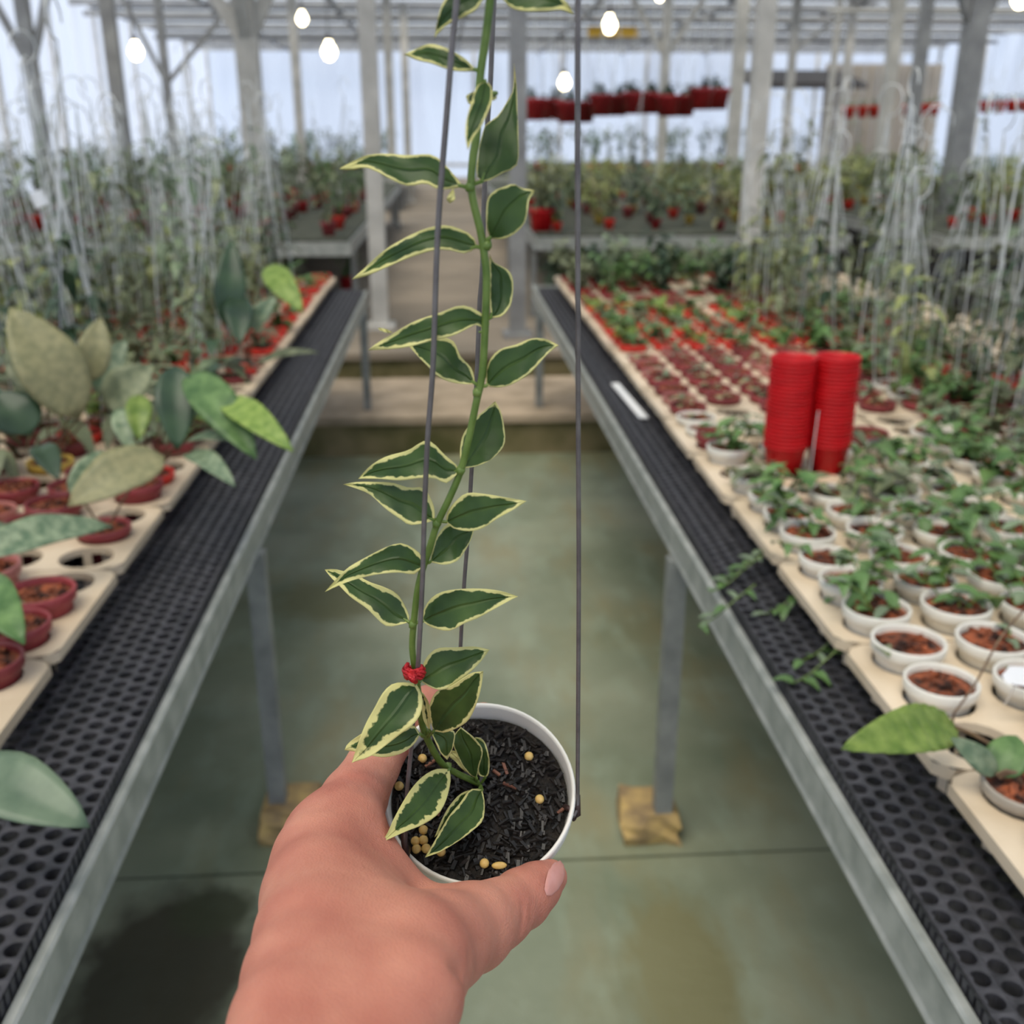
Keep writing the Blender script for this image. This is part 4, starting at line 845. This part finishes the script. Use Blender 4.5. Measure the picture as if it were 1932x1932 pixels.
# stem
def A_(x, y): return (560+x/3.331, y/3.331)
def B_(x, y): return (560+x/3.331, 540+y/3.331)
def C_(x, y): return (560+x/3.331, 1040+y/3.331)
def E_(x, y): return (560+x/3.331, 360+y/3.331)
sp_ = [(907, 1480, None), (860, 1458, .553), (833, 1440, .542), (809, 1400, .524), (796, 1364, .510), (789, 1310, .494), (782, 1259, .479)]
stem_px = [C_(725, 600), C_(735, 450), C_(758, 250), B_(790, 1780), B_(830, 1660), B_(880, 1500), B_(960, 1330), B_(1030, 1160), B_(1080, 960), B_(1130, 720), B_(1165, 560), B_(1180, 330), B_(1190, 60), A_(1190, 1700), A_(1160, 1480), A_(1110, 1270), A_(1095, 1150), A_(1112, 950), A_(1130, 850), A_(1150, 500), A_(1185, 250), A_(1215, 0), A_(1240, -220), A_(1250, -420)]
SP = [(x, y, (onpot(x, y, -.012)-CAM).dot(_fw) if z is None else z) for x, y, z in sp_] + [(x, y, Zl(y)+.007) for x, y in stem_px]
ys = np.array([q[1] for q in SP][::-1]); zs = np.array([q[2] for q in SP][::-1])
def Zs(y): return float(np.interp(y, ys, zs))
pts = cr([W(*q) for q in SP], 110)
hp(MB().tube([Vector(q) for q in pts], [.0018 if i < 30 else .0015 for i in range(110)], 10), 'stem', 'stem')
for (x, y) in (B_(880, 1490), B_(1030, 1155), B_(1135, 665), C_(730, 455), C_(950, 1360), C_(800, 1140), A_(1090, 1175), A_(1195, 1540)):   # swollen nodes
    z = Zs(y); hp(MB().tube([W(x-2, y+9, z), W(x, y, z), W(x+2, y-9, z)], [.0014, .0021, .0014], 10), 'node', 'stem')

# leaves: base, tip, one edge, other edge (traced), depth change to the tip, belly, margin width in mm, paleness
def vine_leaf(f, base, tip, ea, eb, dz=0.0, belly=-.003, fold=.12, mg=2.0, zb=None, pet=None):
    P = lambda q: np.array(f(*q)); b, t = P(base), P(tip)
    n = 18; La = cr([b]+[P(q) for q in ea]+[t], n+1); Lb = cr([b]+[P(q) for q in eb]+[t], n+1)
    us = np.array([0, .05, .12, .22, .36, .5, .64, .78, .88, .95, 1.0]); k = len(us); z0 = zb if zb else Zs(b[1])
    top = []; edge = []; mid = []
    rs = random.Random(int(b[0]*7+b[1]))
    for i in range(n+1):
        tt = i/n; wpx = np.linalg.norm(La[i]-Lb[i]); wm = wpx*z0/F
        for u in us:
            q = La[i]*(1-u)+Lb[i]*u; z = z0 + dz*tt + belly*math.sin(PI*tt) - fold*wm*abs(2*u-1)**1.4*.5 + .0008*math.sin(tt*14+u*6+b[0])*abs(2*u-1)
            top.append(W(q[0], q[1], z))
            de = min(u, 1-u)*wm*1000; dtip = (1-tt)*np.linalg.norm(t-b)*z0/F*1000*.35 + .3
            edge.append(min(de, dtip)/(mg*.54)); mid.append(abs(2*u-1))
    bot = [v + _fw*.0008 for v in top]; N = len(top); fs = []
    for i in range(n): fs += [(i*k+j, i*k+j+1, (i+1)*k+j+1, (i+1)*k+j) for j in range(k-1)]
    bf = [tuple(N+x for x in reversed(g)) for g in fs]; rim = []
    loop = [i*k for i in range(n+1)] + [n*k+j for j in range(1, k)] + [i*k+k-1 for i in range(n-1, -1, -1)] + [j for j in range(k-2, 0, -1)]
    for a, c in zip(loop, loop[1:]+loop[:1]): rim.append((a, c, N+c, N+a))
    mb = MB().add(top+bot, fs+bf+rim); me = mb.mesh('leaf', 'vine_leaf', True)
    for nm, dat in (('edge', edge), ('mid', mid)):
        at = me.attributes.new(nm, 'FLOAT', 'POINT'); at.data.foreach_set('value', np.array(dat+dat, dtype=np.float32))
    o = link('leaf', me, root, ROFF)
    if pet is False: return o
    # petiole back to the stem
    j = int(np.argmin([np.hypot(q[0]-b[0], q[1]-b[1]-6) for q in SPX])); q = SPX[j]
    pm = MB().tube([W(q[0], q[1], q[2]), W(b[0], b[1], z0-.0003), W(*(b*.93+(t)*.07), z0+dz*.07)], [.0008, .0008, .0005], 6); pm.build('petiole', 'stem', o)
    return o
_spx = cr([np.array(q) for q in SP], 400); SPX = [tuple(q) for q in _spx]
V = vine_leaf
V(A_, (1190, -40), (865, 235), [(1050, -90), (930, 0), (885, 120)], [(1130, 50), (1040, 105), (975, 130), (910, 180)], .006, mg=1.1)
V(A_, (1270, -50), (1740, 85), [(1450, -120), (1600, -70), (1690, 10)], [(1330, 30), (1410, 62), (1560, 65), (1660, 55)], -.006, mg=1.3)
V(A_, (1130, 440), (675, 340), [(1060, 370), (960, 310), (840, 275), (740, 310)], [(1060, 445), (960, 435), (850, 395), (760, 375)], .008, mg=1.3)
V(A_, (1185, 510), (1075, 940), [(1130, 545), (1095, 650), (1065, 760), (1060, 860)], [(1220, 540), (1228, 620), (1200, 700), (1160, 790), (1110, 860)], -.015, mg=.9)
V(A_, (1255, 585), (1062, 605), [(1240, 570), (1160, 560), (1080, 590)], [(1250, 620), (1160, 640), (1085, 650)], .004, mg=1.2, zb=.372)
V(A_, (1165, 1140), (1365, 390), [(1130, 1100), (1140, 960), (1165, 840), (1190, 780), (1260, 730), (1320, 640), (1360, 560)], [(1210, 1130), (1300, 1080), (1385, 1030), (1392, 850), (1387, 700), (1382, 560)], .012, .002, fold=-.1, mg=.5)
V(A_, (1045, 1170), (265, 1060), [(980, 1090), (920, 1020), (840, 970), (700, 975), (560, 965), (440, 975), (350, 1015)], [(960, 1185), (880, 1185), (810, 1150), (700, 1165), (600, 1130), (520, 1085), (430, 1050), (340, 1065)], .01, mg=1.3)
V(A_, (1215, 1495), (1495, 1195), [(1195, 1430), (1190, 1340), (1200, 1250), (1240, 1200), (1300, 1175), (1360, 1155), (1410, 1180)], [(1290, 1500), (1370, 1465), (1430, 1400), (1450, 1330), (1460, 1260), (1485, 1220)], -.012, mg=1.0)
V(A_, (1130, 1550), (345, 1755), [(1110, 1490), (1040, 1445), (930, 1415), (800, 1440), (660, 1505), (540, 1580), (430, 1680)], [(1060, 1590), (960, 1570), (860, 1570), (700, 1620), (560, 1680), (440, 1730)], .01, mg=1.25)
V(E_, (1222, 795), (1212, 395), [(1212, 700), (1210, 600), (1208, 500)], [(1280, 790), (1325, 750), (1352, 690), (1360, 570), (1330, 500), (1240, 450)], -.004, .002, mg=1.0)
V(E_, (1195, 880), (450, 1000), [(1210, 820), (1130, 750), (1030, 720), (900, 765), (740, 820), (600, 900), (500, 960)], [(1130, 840), (1080, 860), (980, 910), (850, 940), (720, 975), (580, 995)], .004, -.006, mg=1.7)
V(E_, (1120, 1210), (690, 960), [(1100, 1120), (1030, 1040), (1000, 970), (960, 930), (850, 920)], [(1060, 1215), (960, 1200), (880, 1160), (830, 1110), (770, 1050)], .014, mg=1.6)
V(E_, (1190, 1225), (1645, 970), [(1190, 1130), (1220, 1050), (1280, 995), (1380, 965), (1470, 930), (1560, 930)], [(1260, 1235), (1340, 1220), (1440, 1165), (1510, 1100), (1570, 1030)], -.006, mg=1.3)
V(E_, (1040, 1745), (1247, 1322), [(1025, 1660), (1035, 1560), (1070, 1490), (1130, 1420), (1190, 1370)], [(1130, 1730), (1220, 1690), (1290, 1620), (1310, 1560), (1300, 1460), (1280, 1380)], .012, .003, mg=1.2, zb=None)
V(E_, (1020, 1760), (385, 1810), [(1000, 1720), (930, 1660), (850, 1580), (790, 1575), (700, 1630), (560, 1670), (460, 1730)], [(990, 1800), (930, 1840), (880, 1810), (780, 1805), (650, 1820), (520, 1810)], .008, mg=2.0)
V(B_, (865, 1470), (290, 1245), [(865, 1400), (830, 1310), (790, 1265), (700, 1265), (600, 1235), (480, 1230), (380, 1230)], [(800, 1490), (710, 1500), (660, 1470), (560, 1400), (460, 1310), (370, 1270)], .008, mg=2.0)
V(B_, (940, 1480), (1445, 1350), [(945, 1420), (1000, 1350), (1070, 1300), (1180, 1305), (1300, 1325)], [(980, 1520), (1080, 1540), (1170, 1520), (1270, 1455), (1370, 1400)], -.012, mg=1.9)
V(B_, (835, 1735), (1115, 1530), [(860, 1620), (900, 1540), (960, 1490), (1040, 1500)], [(930, 1750), (1010, 1725), (1060, 1660), (1095, 1590)], .010, mg=1.5)
V(B_, (790, 1760), (175, 1922), [(780, 1690), (720, 1640), (650, 1615), (560, 1640), (440, 1700), (320, 1770), (240, 1850)], [(740, 1810), (640, 1800), (520, 1810), (400, 1835), (290, 1870)], -.004, mg=1.9)
V(C_, (705, 445), (175, 115), [(700, 390), (640, 280), (560, 230), (460, 195), (380, 155), (250, 115)], [(640, 465), (560, 470), (490, 410), (440, 360), (340, 290), (270, 220), (210, 160)], .014, mg=2.0)
V(C_, (790, 440), (1390, 285), [(790, 390), (830, 310), (900, 260), (1000, 240), (1150, 235), (1280, 250)], [(850, 480), (960, 500), (1060, 450), (1140, 420), (1230, 370), (1330, 315)], -.008, mg=1.9)
V(C_, (775, 815), (1210, 620), [(790, 720), (830, 650), (890, 610), (1000, 605), (1120, 600)], [(850, 860), (920, 870), (1000, 830), (1090, 760), (1160, 690)], .004, mg=2.0)
V(C_, (860, 1130), (1172, 755), [(835, 1050), (835, 960), (880, 880), (960, 850), (1040, 800), (1100, 765)], [(930, 1140), (1010, 1110), (1080, 1060), (1130, 960), (1160, 850)], -.03, mg=2.2, zb=.505)
V(C_, (750, 835), (345, 1330), [(680, 825), (600, 835), (540, 890), (490, 980), (430, 1090), (380, 1220)], [(785, 900), (785, 1000), (740, 1080), (650, 1150), (560, 1220), (460, 1290)], -.006, mg=3.9, zb=.484)
V(C_, (775, 1150), (300, 1250), [(730, 1090), (680, 1120), (560, 1150), (430, 1140), (380, 1165), (320, 1210)], [(740, 1210), (660, 1270), (560, 1295), (470, 1285), (400, 1265), (350, 1258)], -.006, mg=2.2, zb=.507)
V(C_, (835, 1130), (780, 880), [(795, 1060), (785, 980), (775, 920)], [(842, 1050), (830, 960), (805, 910)], -.012, mg=2.4, zb=.508)
V(C_, (840, 1132), (945, 1312), [(870, 1200), (905, 1270)], [(930, 1120), (990, 1135), (990, 1200), (968, 1270)], .002, mg=1.2, zb=.516)
V(C_, (1130, 1425), (1030, 1105), [(1080, 1400), (1030, 1330), (990, 1240), (983, 1170)], [(1150, 1340), (1168, 1250), (1120, 1180), (1075, 1140)], -.02, mg=1.1, zb=.553)
V(C_, (1120, 1420), (965, 1260), [(1040, 1370), (1000, 1325), (960, 1290)], [(1060, 1330), (1010, 1270), (985, 1255)], -.008, mg=4, zb=.558)
V(C_, (1185, 1420), (1120, 1170), [(1140, 1400), (1140, 1300), (1115, 1210)], [(1205, 1400), (1212, 1320), (1190, 1220), (1160, 1180)], -.010, mg=1.1, zb=.558)
V(C_, (958, 1372), (530, 1835), [(880, 1370), (800, 1410), (730, 1480), (670, 1570), (610, 1680), (570, 1770)], [(967, 1440), (940, 1560), (890, 1650), (790, 1720), (690, 1760), (600, 1800)], -.060, mg=4.2, zb=.540)
V(C_, (1165, 1500), (805, 1925), [(1090, 1500), (1020, 1590), (960, 1660), (900, 1760), (850, 1850)], [(1180, 1580), (1170, 1690), (1100, 1760), (1020, 1820), (900, 1890)], -.045, mg=1.5, zb=.553)
V(C_, (1150, 1490), (865, 1800), [(1040, 1520), (960, 1600), (910, 1690)], [(1080, 1560), (1000, 1640), (930, 1740)], -.038, mg=1.6, zb=.556)
V(A_, (985, 1180), (962, 1275), [(960, 1215), (942, 1250)], [(990, 1215), (992, 1250)], -.002, mg=1.5, zb=.38, pet=False)
V(E_, (600, 890), (508, 862), [(570, 872), (530, 862)], [(575, 892), (530, 880)], .004, mg=3, zb=.405, pet=False)
# red foil twist tie round wire and stem
z = Zl(1262)+.003; cx_, cy_ = 781, 1266
tie = MB(); R_ = 17.5*z/F
c0 = W(cx_, cy_, z)
for kk, (dy, rr) in enumerate(((-4, 1.05), (1, 1.1), (6, 1.0), (10, .86))):
    ring = []
    for j in range(20):
        t = 2*PI*j/20; ring.append(c0 + _rt*(R_*rr*math.cos(t)) + _fw*(R_*.75*rr*math.sin(t)) - _up*(dy*z/F + .0006*math.sin(3*t+kk)))
    tie.tube(ring+[ring[0]], .0011, 6, False)
tie.tube([W(775, 1272, z-.004), W(781, 1282, z-.005), W(786, 1288, z-.004)], [.0028, .0022, .001], 6); tie.tube([W(766, 1262, z-.002), W(770, 1250, z-.001)], [.0018, .0008], 6); tie.tube([W(793, 1262, z-.002), W(796, 1254, z-.001)], [.0016, .0008], 6)
o = hp(tie, 'twist_tie', 'tie_red'); o['label'] = 'red foil twist tie'

# ------------------------------------------------------------------ the hand that holds it
def hc(px, py, z, rp): return (np.array([(px-966)/F*z, -(py-966)/F*z, z]), rp*z/F)
def hx(X, Y, Z, rr): return (np.array([X, Y, Z]), rr)
BODY = [
    [hc(440, 2260, .30, 118), hc(500, 2080, .33, 114), hc(545, 1932, .362, 110), hc(570, 1845, .388, 110), hc(590, 1769, .412, 108), hc(602, 1689, .446, 103), hc(608, 1622, .476, 92), hc(612, 1592, .490, 80)],
    [hc(640, 2260, .31, 128), hc(690, 2080, .34, 118), hc(735, 1932, .372, 110), hc(762, 1882, .383, 110), hc(770, 1840, .398, 106)],
    [hc(560, 2200, .315, 120), hc(650, 1930, .372, 112), hc(680, 1760, .43, 104), hc(706, 1668, .478, 60)],
    [hc(785, 1802, .416, 106), hc(832, 1778, .44, 92), hc(892, 1752, .466, 73), hc(941, 1724, .488, 59)],
    [hc(652, 1566, .500, 76), hc(699, 1645, .492, 64), hc(785, 1719, .486, 55), hc(876, 1748, .474, 65)],
    [hc(590, 1720, .46, 90), hc(600, 1690, .53, 66)], [hc(680, 1740, .47, 90), hc(650, 1735, .53, 70)]]
THUMB = [hc(941, 1724, .488, 59), hc(985, 1695, .508, 55), hc(1012, 1674, .518, 46), hc(1037, 1655, .527, 34)]
INDEX = [hc(622, 1588, .492, 76), hc(668, 1508, .522, 62), hc(703, 1446, .548, 50), hc(738, 1392, .574, 42), hc(766, 1352, .597, 37), hc(800, 1328, .614, 32), hc(824, 1313, .625, 27)]
REST = [[hc(585, 1650, .520, 66), hx(-.079, -.166, .592, .0125), hx(-.052, -.137, .632, .0105), hx(-.018, -.127, .638, .0085)],
        [hc(600, 1700, .530, 64), hx(-.076, -.191, .615, .012), hx(-.051, -.163, .655, .010), hx(-.016, -.153, .662, .0082)],
        [hc(645, 1738, .530, 62), hx(-.060, -.212, .632, .0105), hx(-.033, -.192, .668, .009), hx(-.002, -.187, .674, .0075)]]
def seg(P, a, b):
    (pa, ra), (pb, rb) = a, b; d = (pb-pa).astype(np.float32); L = float(d@d)
    t = np.clip(((P[0]-pa[0])*d[0]+(P[1]-pa[1])*d[1]+(P[2]-pa[2])*d[2])/L, 0, 1)
    return np.sqrt((P[0]-pa[0]-t*d[0])**2+(P[1]-pa[1]-t*d[1])**2+(P[2]-pa[2]-t*d[2])**2) - (ra+t*(rb-ra))
def smin(a, b, k): h = np.clip(.5+.5*(b-a)/k, 0, 1); return b*(1-h)+a*h - k*h*(1-h)
def chain(P, c, k=.004):
    f = None
    for a, b in zip(c[:-1], c[1:]): g = seg(P, a, b); f = g if f is None else smin(f, g, k)
    return f
def hand_sdf(P):
    f = chain(P, BODY[0])
    for c in BODY[1:]: f = smin(f, chain(P, c), .014)
    f = smin(f, chain(P, THUMB, .003), .006); f = smin(f, chain(P, INDEX, .003), .008)
    for c in REST: f = smin(f, chain(P, c, .003), .005)
    return f
def march(px, py, fn=None):
    d = np.array([(px-966)/F, -(py-966)/F, 1.0]); z = .30
    for _ in range(140):
        f = float((fn or hand_sdf)([np.array([d[0]*z]), np.array([d[1]*z]), np.array([z])])[0])
        if f < .0002 or z > .56: break
        z += f*.8
    return d*min(z, .53)
def crease(pts, zoff=0.0):                    # skin folds follow the surface; the last radius is in pixels
    out = []
    for px, py, sx, sy, rp in pts: q = march(sx, sy); z = q[2]+zoff; out.append((np.array([(px-966)/F*z, -(py-966)/F*z, z]), rp*z/F))
    return out
CREASE = [crease([(902, 1840, 868, 1830, 26), (876, 1836, 868, 1830, 15), (852, 1826, 852, 1826, 7)], .002), crease([(905, 1812, 890, 1800, 8), (884, 1806, 880, 1798, 4)], .003),
          crease([(986, 1752, 984, 1735, 6), (990, 1728, 990, 1728, 4), (988, 1706, 988, 1706, 3)]), crease([(1006, 1734, 1000, 1715, 5), (1003, 1712, 1003, 1712, 3)]),
          crease([(824, 1672, 824, 1680, 4), (829, 1690, 829, 1690, 3)]), crease([(842, 1676, 842, 1684, 4), (845, 1694, 845, 1694, 3)])]
def hand_final(P):
    f = hand_sdf(P)
    for c in CREASE: f = -smin(-f, chain(P, c, .001)+.0006, .004)
    return f
def surface_nets(fn, lo, hi, h):
    ax = [np.arange(lo[i], hi[i]+h, h, dtype=np.float32) for i in range(3)]
    P = np.meshgrid(*ax, indexing='ij', sparse=True); f = fn(P); f = np.broadcast_to(f, tuple(len(a) for a in ax))
    s = f < 0; nx, ny, nz = s.shape; cs = np.zeros((nx-1, ny-1, nz-1), np.int8)
    for i in (0, 1):
        for j in (0, 1):
            for k in (0, 1): cs += s[i:nx-1+i, j:ny-1+j, k:nz-1+k]
    act = np.argwhere((cs > 0) & (cs < 8)); idx = -np.ones(cs.shape, np.int64); idx[tuple(act.T)] = np.arange(len(act))
    acc = np.zeros((len(act), 3)); cnt = np.zeros(len(act)); cor = [(i, j, k) for i in (0, 1) for j in (0, 1) for k in (0, 1)]
    for a in cor:
        for b in cor:
            if sum(b)-sum(a) == 1 and sum(abs(b[q]-a[q]) for q in range(3)) == 1:
                fa = f[tuple((act+a).T)]; fb = f[tuple((act+b).T)]; m_ = (fa < 0) != (fb < 0)
                t = np.where(m_, fa/np.where(m_, fa-fb, 1), 0); acc += np.where(m_[:, None], np.array(a)+t[:, None]*(np.array(b)-np.array(a)), 0); cnt += m_
    V_ = (act+acc/cnt[:, None])*h+np.array([a[0] for a in ax]); faces = []
    for d in range(3):
        o1, o2 = [(1, 2), (2, 0), (0, 1)][d]; sl0 = [slice(None)]*3; sl1 = [slice(None)]*3; sl0[d] = slice(0, -1); sl1[d] = slice(1, None)
        ch = np.argwhere(s[tuple(sl0)] != s[tuple(sl1)]); ch = ch[(ch[:, o1] > 0) & (ch[:, o2] > 0) & (ch[:, o1] < s.shape[o1]-1) & (ch[:, o2] < s.shape[o2]-1)]
        def id_(da, db): q = ch.copy(); q[:, o1] += da; q[:, o2] += db; return idx[tuple(q.T)]
        qd = np.stack([id_(-1, -1), id_(0, -1), id_(0, 0), id_(-1, 0)], 1); flip = ~s[tuple(ch.T)]; qd[flip] = qd[flip][:, ::-1]; faces.append(qd)
    return V_, np.vstack(faces)
Vh, Fh = surface_nets(hand_final, (-.135, -.262, .255), (.045, -.09, .70), .0017)
ok = (Fh >= 0).all(1); Fh = Fh[ok]
Bm = np.array([list(_rt), list(_up), list(_fw)]); Wv = Vh @ Bm + np.array(list(CAM))
HB = Vector(Wv.mean(0)); me = bpy.data.meshes.new('person'); me.from_pydata((Wv-np.array(list(HB))).tolist(), [], Fh.tolist()); me.update()
bm = bmesh.new(); bm.from_mesh(me)
for _ in range(3): bmesh.ops.smooth_vert(bm, verts=bm.verts, factor=.5, use_axis_x=True, use_axis_y=True, use_axis_z=True)
bmesh.ops.recalc_face_normals(bm, faces=bm.faces); bm.to_mesh(me); bm.free()
me.materials.append(M['skin']); me.polygons.foreach_set('use_smooth', [True]*len(me.polygons))
person = tag(link('person', me, None, HB), 'bare hand and forearm gripping the white pot of the variegated vine', 'person')
# thumb nail laid on the thumb
nl = [(1029, 1664), (1034, 1643), (1044, 1629), (1057, 1623), (1064, 1632), (1066, 1648), (1062, 1664), (1052, 1680), (1040, 1690), (1031, 1689), (1027, 1678)]
cxn, cyn = 1046, 1657; vs = []; k = len(nl)
for q in (0.0, .5, .85, 1.0):
    for x, y in (nl if q else [(cxn, cyn)]):
        p = march(cxn+(x-cxn)*q, cyn+(y-cyn)*q); L = np.linalg.norm(p); p = p*(1-(.0009 if q < .9 else .0001)/L); vs.append(C(*p)-HB)
fs = [(0, 1+j, 1+(j+1) % k) for j in range(k)]
for b in (1, 1+k): fs += [(b+j, b+k+j, b+k+(j+1) % k, b+(j+1) % k) for j in range(k)]
MB().add(vs, fs).build('thumbnail', 'nail', person, True)
